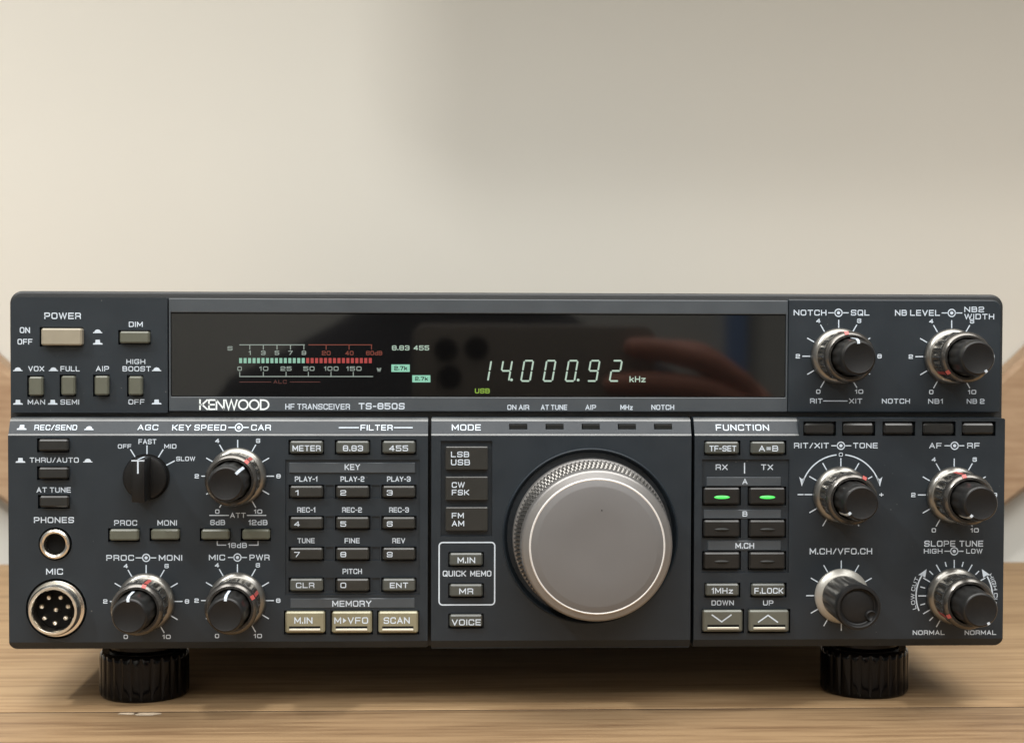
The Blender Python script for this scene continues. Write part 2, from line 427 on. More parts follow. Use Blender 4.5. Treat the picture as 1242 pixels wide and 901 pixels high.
# ------------------------------------------------------------------ setting: wall, added shadow board
WALL_Y = 0.42
bm = bmesh.new(); add_box(bm, -2.2, 2.2, WALL_Y, WALL_Y+0.1, -0.8, 1.9)
tag(to_obj('wall', bm, [M_wall], None, 0), kind='structure')
bm = bmesh.new(); add_box(bm, -0.354, 1.6, 0.05, 0.07, 0.595, 1.9)  # unseen board added to cast the soft shadow on the wall
tag(to_obj('shadow_board', bm, [M_wall], None, 0), kind='structure')

# ------------------------------------------------------------------ table
TB_Y = 0.335
SEAM = 0.004
bm = bmesh.new()
bev_box(bm, -0.75, 0.75, SEAM+0.0012, TB_Y, -0.03, 0.0, 0.0008, 2, 0)
bev_box(bm, -0.75, 0.75, -0.235, SEAM-0.0012, -0.03, 0.0002, 0.0005, 2, 1)
add_box(bm, -0.75, 0.75, SEAM-0.0011, SEAM+0.0011, -0.02, -0.0003, 2)
for ox, oy, rr in ((-0.1085, 0.0002, .0030), (-0.1020, -0.0006, .0036)):
    random.seed(int(ox*1e5)); f = bm.faces.new([bm.verts.new((ox+rr*1.3*(.7+.5*random.random())*math.cos(i*math.pi/6), oy+rr*.55*(.7+.5*random.random())*math.sin(i*math.pi/6), 0.00034)) for i in range(12)]); f.material_index = 3
tag(to_obj('wooden_table', bm, [M_wood, M_wood2, M_seam, mat('bare_chip', (0.50, 0.40, 0.29), 0.7, var=0.3)], None, 40), 'light oak table top of long boards with a dark seam, under the radio', 'table')

# ------------------------------------------------------------------ wooden hoop on the wall behind
def hoop():
    y = WALL_Y-0.022
    cx, cz = P(625, -240, y)
    ri = (915)*(y+D0)/F0; ro = (1044)*(y+D0)/F0
    bm = bmesh.new(); n = 60; sec = []
    for i in range(n+1):
        a = math.radians(-72+144*i/n); s, c = math.sin(a), -math.cos(a)
        ch = 0.003
        ring = [(ri, WALL_Y-0.0015), (ri, y+ch), (ri+ch, y), (ro-ch, y), (ro, y+ch), (ro, WALL_Y-0.0015)]
        sec.append([bm.verts.new((cx+r*s, yy, cz+r*c)) for r, yy in ring])
    m = len(sec[0])
    for i in range(n):
        for k in range(m):
            bm.faces.new((sec[i][k], sec[i+1][k], sec[i+1][(k+1) % m], sec[i][(k+1) % m]))
    bm.faces.new(sec[0]); bm.faces.new(list(reversed(sec[-1])))
    fix(bm)
    tag(to_obj('wooden_hoop', bm, [M_hoop], None, 40), 'curved brown wooden band showing at both ends behind the radio', 'wooden hoop')
hoop()

# ------------------------------------------------------------------ the radio
radio = bpy.data.objects.new('radio_transceiver', None); COL.objects.link(radio)
radio.empty_display_size = 0.05
tag(radio, 'black radio transceiver with many knobs, keys, a large grey dial and a lit display', 'radio')

YU = 0.0065         # face of the upper panels
YL = 0.0            # face of the lower panels
YB = 0.0030         # sloping head band of the lower panels (deepest at its top)

# case -------------------------------------------------------------
xa, xb, za, zb = box_px(12.5, 1215, 355.2, 783, 0.0098)
bm = bmesh.new(); prism(bm, outline(xa, xb, za, zb, (.002, .002, .0042, .0042)), 0.0098, 0.295)
bm = solid(bm, [], 0.0009, 3)
case = to_obj('case', bm, [M_case], radio)

def cut_box(cb, x0, x1, y0, y1, yf, depth, grow=0.0):
    a = box_px(x0, x1, y0, y1, yf)
    add_box(cb, a[0]-grow, a[1]+grow, yf-0.02, yf+depth, a[2]-grow, a[3]+grow)

# button tables: (kind, x0, x1, y0, y1) of the front faces
BT = {}
UPL = [('power', 49.7, 99.1, 398.3, 419), ('olive', 145, 181, 402, 416.4),
       ('olive', 34.6, 51.5, 457, 480), ('olive', 74, 90.6, 456, 479.4), ('olive', 114.5, 131.4, 456, 479.4), ('olive', 155.7, 172.3, 456.5, 479.4)]
LOL = [('black', 46.5, 82.6, 533, 547), ('black', 46.5, 82.6, 567, 580.6), ('black', 47.6, 83, 601.5, 615),
       ('olive', 132.7, 167.8, 642, 655.5), ('olive', 183, 217, 642, 654.5), ('olive', 244, 278, 642.3, 654.3), ('olive', 293.6, 327, 642.3, 654.3)]
KX = [(351.5, 391.6), (407.7, 447.6), (464, 503.6)]
ROW3 = [('METER', 354.8, 389), ('8.83', 416, 440.3), ('455', 472, 495)]
KEYS = [(589.4, 603.4, ['1', '2', '3'], 594.2, 600.6), (627.2, 641.4, ['4', '5', '6'], 632, 638.4), (664.5, 679, ['7', '8', '9'], 669, 675.4), (702, 716.7, ['CLR', '0', 'ENT'], 706.2, 712.8)]
MEMK = [(346, 394, 'M.IN', 357, 379), (402.5, 451, 'M>VFO', 405.5, 446.5), (459, 507, 'SCAN', 465.3, 497)]
MODE = [(541.6, 570, ('LSB', 547, 569, 547.5, 554.3), ('USB', 547, 570, 557, 564)), (578, 607, ('CW', 548, 563.7, 584.5, 591.3), ('FSK', 548, 569, 593.7, 600.3)), (615, 644, ('FM', 548, 562.5, 621.7, 628.3), ('AM', 548, 563, 631.3, 638))]
FNX = [(853.7, 897.6), (909, 952.6)]
FNY = [591.6, 631, 670]
TOPR = [(976, 1012.5), (1023, 1060), (1072, 1108.5), (1120, 1157.5), (1168, 1206)]

G = 0.00045         # gap round a button
# ---- upper left panel
def plate(name, x0, x1, y0, y1, yf, yb, rs, cuts, lettering, mats, bevel=0.0004, extra=None):
    a = box_px(x0, x1, y0, y1, yf)
    bm = bmesh.new(); prism(bm, outline(*a, rs), yf, yb)
    bm = solid(bm, cuts, bevel)
    bm.normal_update()
    for f in bm.faces:        # overhead highlight put into the colour: paler, glossier up-facing edges
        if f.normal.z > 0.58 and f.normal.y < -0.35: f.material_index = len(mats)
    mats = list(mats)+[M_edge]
    if extra: extra(bm)
    lettering(bm)
    return to_obj(name, bm, mats, radio, 0)
def l_upl(bm):
    y = YU
    T(bm, 'POWER', 53.8, 98.2, 379.2, 387, y); T(bm, 'ON', 24, 36.4, 396.8, 404, y); T(bm, 'OFF', 21.3, 39.4, 411, 417.8, y)
    T(bm, 'DIM', 156.3, 173.2, 390.2, 396.6, y)
    T(bm, 'VOX', 34.3, 53.6, 444, 450.3, y); T(bm, 'FULL', 73.4, 96.8, 444, 450.3, y); T(bm, 'AIP', 116.3, 132.3, 444, 450.3, y)
    T(bm, 'HIGH', 153.3, 176.2, 435.6, 441.5, y); T(bm, 'BOOST', 148.7, 183, 444.2, 450.3, y)
    T(bm, 'MAN', 33.7, 54.7, 484.4, 490.6, y); T(bm, 'SEMI', 73.4, 96, 484.4, 490.6, y); T(bm, 'OFF', 155.8, 175.3, 484.2, 490.4, y)
    for p in ((118.5, 402), (21.7, 448), (64.8, 448), (190, 448)): DOME(bm, *p, y)
    for p in ((118.6, 414.8), (21.8, 487.6), (64, 487.6), (190, 487.3)): HAT(bm, *p, y)
cb = bmesh.new()
for k, *r in UPL: cut_box(cb, *r, YU, 0.003, G)
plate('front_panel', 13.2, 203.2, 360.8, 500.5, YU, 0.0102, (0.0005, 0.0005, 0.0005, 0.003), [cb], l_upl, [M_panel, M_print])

# ---- upper right panel
def l_upr(bm):
    y = YU
    T(bm, 'NOTCH', 962.6, 1002.3, 375.8, 382.7, y); SYM(bm, 1005, 1028.7, 1017, 379.4, y); T(bm, 'SQL', 1032, 1054.5, 375.8, 382.7, y)
    T(bm, 'RIT', 982.5, 997.5, 483.2, 489.3, y); LN(bm, [(999, 486.2), (1027.5, 486.2)], y, 1.1); T(bm, 'XIT', 1029.8, 1045.7, 483.2, 489.3, y)
    T(bm, 'NOTCH', 1069.6, 1103.6, 483.4, 489.4, y)
    T(bm, 'NB LEVEL', 1085.5, 1140, 375.9, 383, y); SYM(bm, 1142.6, 1166.6, 1154.3, 379.6, y)
    T(bm, 'NB2', 1169.6, 1193.6, 372, 378.6, y); T(bm, 'WIDTH', 1169.6, 1205.8, 380.7, 387.3, y)
    T(bm, 'NB1', 1125.7, 1143.6, 483.6, 489.6, y); T(bm, 'NB 2', 1172.5, 1194, 483.6, 489.6, y)
    TICKS(bm, 1017.2, 432, y); TICKS(bm, 1154.2, 432.5, y)
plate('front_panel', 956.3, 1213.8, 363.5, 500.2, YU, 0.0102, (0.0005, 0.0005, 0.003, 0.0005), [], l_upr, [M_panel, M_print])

# ---- display: bezel + black window + lit signs
def l_bez(bm):
    y = YU+0.0004
    for s, a, b in (('ON AIR', 615.3, 641.9), ('AT TUNE', 656, 688), ('AIP', 710, 723), ('MHz', 752.4, 767.5), ('NOTCH', 790, 817.7)):
        T(bm, s, a, b, 490.8, 497, y, weight=.17)
    T(bm, 'HF TRANSCEIVER', 346, 424.5, 489.6, 496.6, y, weight=.16); T(bm, 'TS-850S', 435, 490.8, 488.6, 496.4, y, weight=.19)
    # the maker's name: thinner, rounder capitals
    x0, x1, z0, z1 = box_px(241.7, 326.8, 484.2, 497.2, y)
    h = z1-z0; hw = h*0.072
    ws = [('K', .78), ('E', .62), ('N', .82), ('W', 1.22), ('O', 1.0), ('O', 1.0), ('D', .88)]
    gap = .20; tot = sum(q for _, q in ws)+gap*(len(ws)-1); u = (x1-x0-2*hw)/tot
    x = x0+hw
    for ch, wd in ws:
        def put(a, b, x=x): return (x+a, y-LIFT, z0+hw+b)
        hz = h-2*hw
        if ch == 'O':
            pts = [Vector((wd*u*(.5+.5*math.cos(i*math.pi/16)), hz*(.5+.5*math.sin(i*math.pi/16)))) for i in range(32)]
            ribbon(bm, pts, True, hw, put, 2)
        elif ch == 'D':
            pts = [Vector((0, hz)), Vector((0, 0))]+[Vector((wd*u*(.35+.65*math.sin(i*math.pi/12)), hz*(.5-.5*math.cos(i*math.pi/12)))) for i in range(13)]
            ribbon(bm, pts, True, hw, put, 2)
        else:
            for pts, cl in GL[ch][1]:
                ribbon(bm, round_poly(pts, cl, wd*u, hz), cl, hw, put, 2)
        x += (wd+gap)*u
cb = bmesh.new(); cut_box(cb, 207, 953.2, 380.4, 481.6, YU+0.0004, 0.0012)
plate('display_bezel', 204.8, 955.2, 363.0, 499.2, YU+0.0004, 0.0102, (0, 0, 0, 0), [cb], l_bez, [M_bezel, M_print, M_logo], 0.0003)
a = box_px(207.3, 952.9, 380.8, 481.2, YU+0.0008)
bm = bmesh.new(); bev_box(bm, a[0], a[1], YU+0.0009, YU+0.0020, a[2], a[3], 0.0002, 1)
disp = to_obj('display_window', bm, [M_glass], radio, 30)
YD = YU+0.0009
def dpart(name, fn, mats):
    bm = bmesh.new(); fn(bm)
    return to_obj(name, bm, mats, disp, 0)
def d_freq(bm):
    SEG = {'1': 'bc', '4': 'fgbc', '0': 'abcdef', '9': 'abcdfg', '2': 'abged'}
    for ch, cx in (('1', 586.3), ('4', 611.6), ('0', 637.3), ('0', 664.4), ('0', 691.2), ('9', 717.8), ('2', 744.8)):
        x0, x1, z0, z1 = box_px(cx-5.4, cx+5.4, 437.4, 462, YD)
        h = z1-z0; wv = x1-x0; sh = 0.17; g = h*0.045; hw = h*0.040
        S = {'a': ((0, 1), (1, 1)), 'b': ((1, 1), (1, .5)), 'c': ((1, .5), (1, 0)), 'd': ((0, 0), (1, 0)), 'e': ((0, 0), (0, .5)), 'f': ((0, .5), (0, 1)), 'g': ((0, .5), (1, .5))}
        for s in SEG[ch]:
            p, q = [Vector((a*wv+sh*b*h, b*h)) for a, b in S[s]]
            d = (q-p).normalized(); p, q = p+d*g, q-d*g
            nn = Vector((-d.y, d.x))*hw; pts = [p-d*hw*.7, p+nn, q+nn, q+d*hw*.7, q-nn, p-nn]
            f = bm.faces.new([bm.verts.new((x0+v.x, YD-LIFT, z0+v.y)) for v in pts]); f.normal_update()
            if f.normal.y > 0: f.normal_flip()
    for cx, cy in ((620.4, 460.6), (701.2, 460.8)):
        POLY(bm, [(cx+1.7*math.cos(i*math.pi/5), cy+1.7*math.sin(i*math.pi/5)) for i in range(10)], YD, 0)
    T(bm, 'kHz', 763.5, 783, 456.2, 463.4, YD, weight=.17, mi=0)
dpart('frequency_readout', d_freq, [M_dig])
dpart('mode_sign', lambda bm: T(bm, 'USB', 576, 594, 471, 477, YD, weight=.2, mi=0), [M_usb])
def d_meter(bm):
    y = YD
    T(bm, 'S', 276, 282, 420, 425, y, weight=.18, mi=0)
    LN(bm, [(290.8, 418.2), (369.3, 418.2)], y, 1.0, 0)
    for x, n in ((303, '1'), (319.4, '3'), (336, '5'), (352.3, '7'), (368.6, '9')):
        LN(bm, [(x, 418.4), (x, 423.6)], y, 1.0, 0)
        hw_ = 2.7 if n != '1' else 1.3
        T(bm, n, x-hw_, x+hw_, 425.4, 430.5, y, weight=.19, mi=0)
    for s, a, b in (('0', 288, 293.3), ('10', 314.5, 325.4), ('25', 340.3, 353.7), ('50', 368, 381.5), ('100', 393, 410.6), ('150', 420, 438.5)):
        T(bm, s, a, b, 444.4, 449.7, y, weight=.18, mi=0)
    T(bm, 'w', 457, 462.4, 444.6, 450.6, y, weight=.2, mi=0)
    LN(bm, [(290.8, 456.6), (452, 456.6)], y, 1.1, 0)
    for x in (290.8, 319.4, 347, 374, 401.5, 428.5): LN(bm, [(x, 456.4), (x, 451.4)], y, 1.0, 0)
    LN(bm, [(374.5, 418.2), (451, 418.2)], y, 1.0, 2)
    for x in (395.6, 423.4, 450.6): LN(bm, [(x, 418.4), (x, 423.6)], y, 1.0, 2)
    T(bm, '20', 390.4, 401, 425.6, 430.8, y, weight=.18, mi=2); T(bm, '40', 418.8, 428.8, 425.6, 430.8, y, weight=.18, mi=2); T(bm, '60dB', 444, 463.6, 425.6, 430.8, y, weight=.18, mi=2)
    LN(bm, [(290.8, 463.2), (328.5, 463.2)], y, .9, 4); T(bm, 'ALC', 331.7, 347.8, 460.8, 465.2, y, weight=.18, mi=4); LN(bm, [(352, 463.2), (388, 463.2)], y, .9, 4)
    for i in range(30):
        x = 290.1+i*5.42
        POLY(bm, [(x, 440.4), (x+3.6, 440.4), (x+3.6, 434.2), (x, 434.2)], y, 1 if i < 15 else 3)
dpart('signal_meter', d_meter, [M_scale, M_barg, M_redl, M_barr, M_alc])
def d_filt(bm):
    y = YD
    T(bm, '8.83', 475.5, 496.6, 419, 424.8, y, weight=.17, mi=0); T(bm, '455', 501.7, 520.5, 419, 424.8, y, weight=.17, mi=0)
    for x0, x1, y0, y1 in ((474.7, 497, 442, 451), (500, 522, 455, 463.6)):
        POLY(bm, [(x0, y1), (x1, y1), (x1, y0), (x0, y0)], y, 1)
        T(bm, '2.7k', x0+3.5, x1-3, y0+2, y1-2, y-LIFT, weight=.2, mi=2)
dpart('filter_sign', d_filt, [M_dig, M_mint, M_dark])

# ---- lower panels: a sloping head band, then the flat face
def band_cut(cb, x0, x1, ye=528.2, end=0.01):
    """wedge that lays the head band back; deepest at its top"""
    xa, xb, z0, z1 = box_px(x0, x1, 507, ye, 0)
    xa -= .01; xb += end
    pr = [(-0.01, z0), (0.0, z0), (0.0005, z0+0.0005), (0.0024, z1-0.0012), (0.0030, z1-0.0006), (0.0042, z1-0.0001), (0.0046, z1+0.005), (-0.01, z1+0.005)]
    A = [cb.verts.new((xa, y, z)) for y, z in pr]; B = [cb.verts.new((xb, y, z)) for y, z in pr]
    n = len(pr)
    cb.faces.new(A); cb.faces.new(list(reversed(B)))
    for i in range(n): cb.faces.new((A[i], A[(i+1) % n], B[(i+1) % n], B[i]))
def chin_cut(cb):
    xa, xb, z0, z1 = box_px(0, 1242, 776, 789, 0)
    pr = [(-0.01, z1+0.0001), (-0.0001, z1+0.0001), (0.0040, z0-0.001), (-0.01, z0-0.001)]
    zt = P(600, 776.5, 0)[1]; zbm = P(600, 786.5, 0)[1]
    pr = [(-0.01, zt), (0.0, zt), (0.0022, zbm), (0.0022, zbm-0.02), (-0.01, zbm-0.02)]
    A = [cb.verts.new((-.3, y, z)) for y, z in pr]; B = [cb.verts.new((.4, y, z)) for y, z in pr]
    n = len(pr)
    cb.faces.new(A); cb.faces.new(list(reversed(B)))
    for i in range(n): cb.faces.new((A[i], A[(i+1) % n], B[(i+1) % n], B[i]))
def band_y(py):      # depth of the head band's face at photograph height py
    z = P(600, py, 0)[1]; z0 = P(600, 528.2, 0)[1]; z1 = P(600, 507, 0)[1]-0.0012
    t = (z-z0)/(z1-z0); return 0.0005+t*(0.0024-0.0005)
def band_xf(y_at):
    return None
def TB(bm, s, x0, x1, y0, y1, **k):      # lettering on the sloping band
    n0 = len(bm.verts)
    T(bm, s, x0, x1, y0, y1, 0.0, **k)
    bm.verts.ensure_lookup_table(); lay(bm, n0)
def lay(bm, n0):
    zb0 = P(600, 528.2, 0)[1]+0.0005; zb1 = P(600, 507, 0)[1]-0.0012
    bm.verts.ensure_lookup_table()
    for v in bm.verts[n0:]:
        t = (v.co.z-zb0)/(zb1-zb0); v.co.y += 0.0005+t*0.0019-0.00008
def on_band(bm, fn):
    n0 = len(bm.verts); fn(); lay(bm, n0)

def l_left(bm):
    y = YL
    def band():
        T(bm, 'REC/SEND', 40.5, 92.4, 515.4, 521.8); HAT(bm, 25.2, 518.4); DOME(bm, 107, 519.6)
        T(bm, 'AGC', 166, 191, 515.2, 521.8); T(bm, 'KEY SPEED', 208, 273.5, 515.2, 522.2); SYM(bm, 276.7, 300.5, 289, 518.6); T(bm, 'CAR', 304, 328, 515.2, 522.2)
        LN(bm, [(411, 518.8), (434.5, 518.8)], 0, 1.1); T(bm, 'FILTER', 437, 476, 515.4, 522.2); LN(bm, [(478, 518.8), (500, 518.8)], 0, 1.1)
    on_band(bm, band)
    T(bm, 'THRU/AUTO', 36, 95.6, 554.7, 560.9); HAT(bm, 24.9, 558); DOME(bm, 106.6, 558.6)
    T(bm, 'AT TUNE', 44.4, 86, 590.8, 597.2); T(bm, 'PHONES', 41.2, 89.7, 626.8, 634); T(bm, 'MIC', 56, 76.4, 689.2, 696.6)
    T(bm, 'OFF', 143, 159.3, 538.6, 543.8); T(bm, 'FAST', 168, 189.7, 532.4, 538.4); T(bm, 'MID', 199.3, 214, 538.4, 543.9); T(bm, 'SLOW', 213.8, 236.7, 553.6, 558.9)
    for p, q in (((158.6, 545.4), (164.3, 554.6)), ((178.3, 540.6), (178.3, 551)), ((197.7, 545.4), (191.8, 555)), ((211.4, 559), (200.7, 564.6))): LN(bm, [p, q], y, 1.4)
    T(bm, 'PROC', 138.5, 166.4, 630.6, 637.2); T(bm, 'MONI', 191, 214.6, 630.6, 637.2)
    T(bm, 'PROC', 129, 162.5, 672.7, 679.7); SYM(bm, 165, 189, 177.3, 676.2); T(bm, 'MONI', 192.7, 221, 672.7, 679.7)
    LN(bm, [(254.4, 624.8), (277.2, 624.8)], y, 1.1); T(bm, 'ATT', 279.2, 298, 621.6, 627.8); LN(bm, [(300, 624.8), (322.4, 624.8)], y, 1.1)
    T(bm, '6dB', 255, 273, 630.2, 636.6); T(bm, '12dB', 301.4, 324.4, 630.2, 636.6)
    LN(bm, [(263.6, 656.3), (263.6, 660.8), (273.8, 660.8)], y, 1.2); T(bm, '18dB', 276.4, 299.4, 658, 664.2); LN(bm, [(302.4, 660.8), (313, 660.8), (313, 656.3)], y, 1.2)
    T(bm, 'MIC', 253.4, 273, 672.3, 679.2); SYM(bm, 277, 299, 288, 675.8); T(bm, 'PWR', 302.6, 327, 672.3, 679.2)
    TICKS(bm, 288.3, 577.3); TICKS(bm, 177.3, 729); TICKS(bm, 288, 728)
    yp = 0.0006
    for s, a, b in (('PLAY-1', 357.6, 385), ('PLAY-2', 413, 442), ('PLAY-3', 469.4, 498)): T(bm, s, a, b, 577.6, 584, yp)
    for s, a, b in (('REC-1', 360.5, 382.5), ('REC-2', 415, 439), ('REC-3', 472, 496)): T(bm, s, a, b, 615, 621.3, yp)
    for s, a, b in (('TUNE', 360.8, 381.7), ('FINE', 418, 436.3), ('REV', 475.8, 491.3)): T(bm, s, a, b, 652.4, 658.5, yp)
    T(bm, 'PITCH', 415.5, 439, 689.4, 695.8, yp)
def strip(bm, x0, x1, y0, y1, yf, yb, mi=2):
    a = box_px(x0, x1, y0, y1, yf); bev_box(bm, a[0], a[1], yf, yb, a[2], a[3], 0.0002, 1, mi)
def ex_left(bm):
    strip(bm, 350.5, 503.5, 561, 573.6, 0.0001, 0.0012); T(bm, 'KEY', 418, 436.7, 562.6, 569.8, 0.0001)
    strip(bm, 352, 503, 725.4, 737.2, -0.0002, 0.0006); T(bm, 'MEMORY', 403, 450.5, 728, 735.4, -0.0002)
c0 = bmesh.new(); band_cut(c0, 0, 530)
c1 = bmesh.new(); chin_cut(c1)
c2 = bmesh.new(); cut_box(c2, 346, 509, 557.5, 721, YL, 0.0006)
for k, *r in LOL: cut_box(c2, *r, YL, 0.003, G)
for (s, a0, b0), (x0, x1) in zip(ROW3, KX): cut_box(c2, x0, x1, 535, 549.8, YL, 0.003, G)
for x0, x1, *_ in MEMK: cut_box(c2, x0, x1, 741.7, 767.5, YL, 0.003, G)
for (cx, cy, r) in ((67, 659.4, 20), (68.2, 738, 36.5)):
    X, Z = P(cx, cy); prism(c2, circle_pts(X, Z, r*PXM), -0.01, 0.0035)
c3 = bmesh.new()
for y0, y1, *_ in KEYS:
    for x0, x1 in KX: cut_box(c3, x0, x1, y0, y1, YL, 0.003, G)
for y0, y1, *_ in KEYS:
    for xg in (394.6, 450.6): cut_box(c3, xg, xg+10.2, y0-1, y1+1, YL, 0.0011)
rb = 0.0022
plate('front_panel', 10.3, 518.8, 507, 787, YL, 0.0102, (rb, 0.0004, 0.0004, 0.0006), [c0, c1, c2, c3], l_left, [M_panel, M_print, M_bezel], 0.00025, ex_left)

DX, DY = 716.2, 650.0
def l_mid(bm):
    on_band(bm, lambda: T(bm, 'MODE', 548, 583.3, 515, 522.2))
    b = [(532, 657), (600.5, 657), (600.5, 733.7), (532, 733.7)]
    x0, x1, z0, z1 = box_px(532.6, 600, 657.6, 733.2, 0)
    r = 0.0012
    pts = [Vector(p) for p in outline(x0, x1, z0, z1, (r, r, r, r), 6)]
    ribbon(bm, pts, True, 0.8*PXM, lambda a, c: (a, -LIFT, c), 1)
    T(bm, 'QUICK', 537, 565.3, 691.7, 698.8, weight=.17); T(bm, 'MEMO', 570.3, 596, 691.7, 698.8, weight=.17)
def ex_mid(bm):
    X, Z = P(DX, DY); R = PXM
    lathe(bm, [(107.6*R, 0.0001), (107.2*R, -0.0005), (106.4*R, -0.0008), (105.2*R, -0.0006), (104.2*R, 0.0002), (102.2*R, 0.0024), (101.5*R, 0.0028)], X, Z, n=160, cap_end=False)
c0 = bmesh.new(); band_cut(c0, 500, 850)
c1 = bmesh.new(); chin_cut(c1)
c2 = bmesh.new(); cut_box(c2, 534.5, 597, 534.5, 650.5, YL, 0.0012)
X, Z = P(DX, DY); prism(c2, circle_pts(X, Z, 106.5*PXM, 128), -0.01, 0.0028)
for r in ((545.3, 585.3, 670.8, 685.8), (545.3, 585.3, 708.6, 723.4), (545.3, 585, 745.3, 760.2)): cut_box(c2, *r, YL, 0.003, G)
for x0 in (617.8, 662, 706, 750, 794): cut_box(c2, x0, x0+22, 514.3, 521, YL, 0.0034)
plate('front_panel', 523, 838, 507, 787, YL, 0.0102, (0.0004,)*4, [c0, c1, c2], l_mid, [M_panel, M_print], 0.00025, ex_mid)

def ARC(bm, cx, cy, r, a0, a1, w=1.5, n=24):
    pts = []
    for i in range(n+1):
        t = math.radians(a0+(a1-a0)*i/n); pts.append((cx+r*math.sin(t), cy-r*math.cos(t)))
    LN(bm, pts, 0, w)
def l_right(bm):
    on_band(bm, lambda: T(bm, 'FUNCTION', 869, 933.7, 515, 522.4))
    yp = 0.0008
    T(bm, 'RX', 868, 882.5, 563, 569.8, yp); T(bm, 'TX', 923, 937.6, 563, 569.8, yp); LN(bm, [(903, 561.6), (903, 573.5)], yp, 1.3)
    T(bm, 'DOWN', 863, 890, 727.7, 733.8); T(bm, 'UP', 925.5, 938, 727.7, 733.8)
    T(bm, 'RIT/XIT', 963, 1005.3, 536.9, 543.5); SYM(bm, 1008.7, 1032, 1019.9, 540.4); T(bm, 'TONE', 1034.7, 1064.5, 536.9, 543.5)
    T(bm, '0', 1017.4, 1022.2, 548.8, 553.4)
    cx, cy = 1019.8, 599.6
    ARC(bm, cx, cy, 48.4, -7, -72); ARC(bm, cx, cy, 48.4, 7, 72)
    for s in (-1, 1): POLY(bm, [(cx+s*47.3, 589.8), (cx+s*50.4, 578.2), (cx+s*47, 581), (cx+s*43.8, 578.6)])
    LN(bm, [(968, 599.6), (974, 599.6)], 0, 1.3); T(bm, '+', 1066.3, 1071.7, 597.2, 602.4, weight=.2)
    TICKS(bm, cx, cy, nums=False)
    T(bm, 'AF', 1127, 1142, 536.9, 543.6); SYM(bm, 1146, 1169, 1157.8, 540.4); T(bm, 'RF', 1173, 1188.3, 536.9, 543.6); TICKS(bm, 1157.3, 600)
    T(bm, 'M.CH/VFO.CH', 982, 1057.8, 664.6, 672); TICKS(bm, 1020.3, 722, nums=False, r0=33.5, r1=42, lo=-180)
    T(bm, 'SLOPE', 1121, 1158.7, 655.4, 662.6); T(bm, 'TUNE', 1163.5, 1192.4, 655.4, 662.6); T(bm, 'HIGH', 1120.5, 1143, 665.2, 671); SYM(bm, 1146, 1168, 1157.3, 668.2); T(bm, 'LOW', 1171.8, 1191.5, 665.2, 671)
    T(bm, 'NORMAL', 1107, 1145.7, 764, 769.6); T(bm, 'NORMAL', 1170, 1208.2, 764, 769.6)
    cx, cy = 1157.3, 722.3
    a = -150
    while a <= 150:
        t = math.radians(a); s, c = math.sin(t), -math.cos(t)
        r0, r1 = ((34.5, 43) if round(a/15) % 2 == 0 else (37, 42))
        LN(bm, [(cx+r0*s, cy+r0*c), (cx+r1*s, cy+r1*c)], 0, 1.3); a += 15
    ARC(bm, cx, cy, 46.3, -112, -57, 1.6); ARC(bm, cx, cy, 46.3, 112, 60, 1.6)
    for s in (-1, 1):
        def q(r, d): t = math.radians(s*d); return (cx+r*math.sin(t), cy-r*math.cos(t))
        POLY(bm, [q(46.6, 46), q(50.5, 60), q(46.3, 57.5), q(41.5, 58)])
    for s_, mid, r_, flip in (('LOW CUT', -86, 49.2, 1), ('HIGH CUT', 83, 49.2, 1)):
        h = 4.8; L = 40.0 if s_[0] == 'L' else 43
        X0, Z0 = P(cx, cy); R0 = r_*PXM
        def xf(x, z, mid=mid, R0=R0):      # bend a straight line of print round the knob
            t = math.radians(mid)+x/(R0+2*PXM)
            return X0+(R0+z)*math.sin(t), Z0+(R0+z)*math.cos(t)
        text_at(bm, s_, -L/2*PXM, L/2*PXM, 0, h*PXM, 0.0, weight=.15, xf=xf)
def ex_right(bm):
    for (x0, x1, y0, y1), (s, a, b, c, d) in zip(((857, 947.5, 578.4, 589.6), (853.5, 947.5, 618, 629), (858.5, 947.5, 655.4, 667.4)),
            (('A', 900.4, 906.6, 580.6, 587), ('B', 900.6, 906.4, 619.8, 626.2), ('M.CH', 892, 914.6, 658.1, 665))):
        strip(bm, x0, x1, y0, y1, 0.0005, 0.0012); T(bm, s, a, b, c, d, 0.0005)
c0 = bmesh.new(); band_cut(c0, 830, 969, end=0.0)
c1 = bmesh.new(); chin_cut(c1)
c2 = bmesh.new(); cut_box(c2, 851, 957, 557, 694.5, YL, 0.0008)
for x0, x1 in TOPR: cut_box(c2, x0, x1, 512.6, 527.0, YL, 0.0036, G)
for r in ((855.5, 896.4, 535.8, 550.4), (911, 952.3, 535.8, 550.4), (856, 896.4, 708, 722.6), (911.7, 952.5, 708, 722.6), (852.5, 900.8, 740, 766), (908.4, 957, 740, 766)): cut_box(c2, *r, YL, 0.003, G)
c3 = bmesh.new()
for x0, x1 in FNX:
    for y0 in FNY: cut_box(c3, x0, x1, y0, y0+20, YL, 0.003, G)
plate('front_panel', 842, 1217.6, 507.2, 784.5, YL, 0.0102, (0.0004, rb, 0.0006, 0.0004), [c0, c1, c2, c3], l_right, [M_panel, M_print, M_bezel], 0.00025, ex_right)

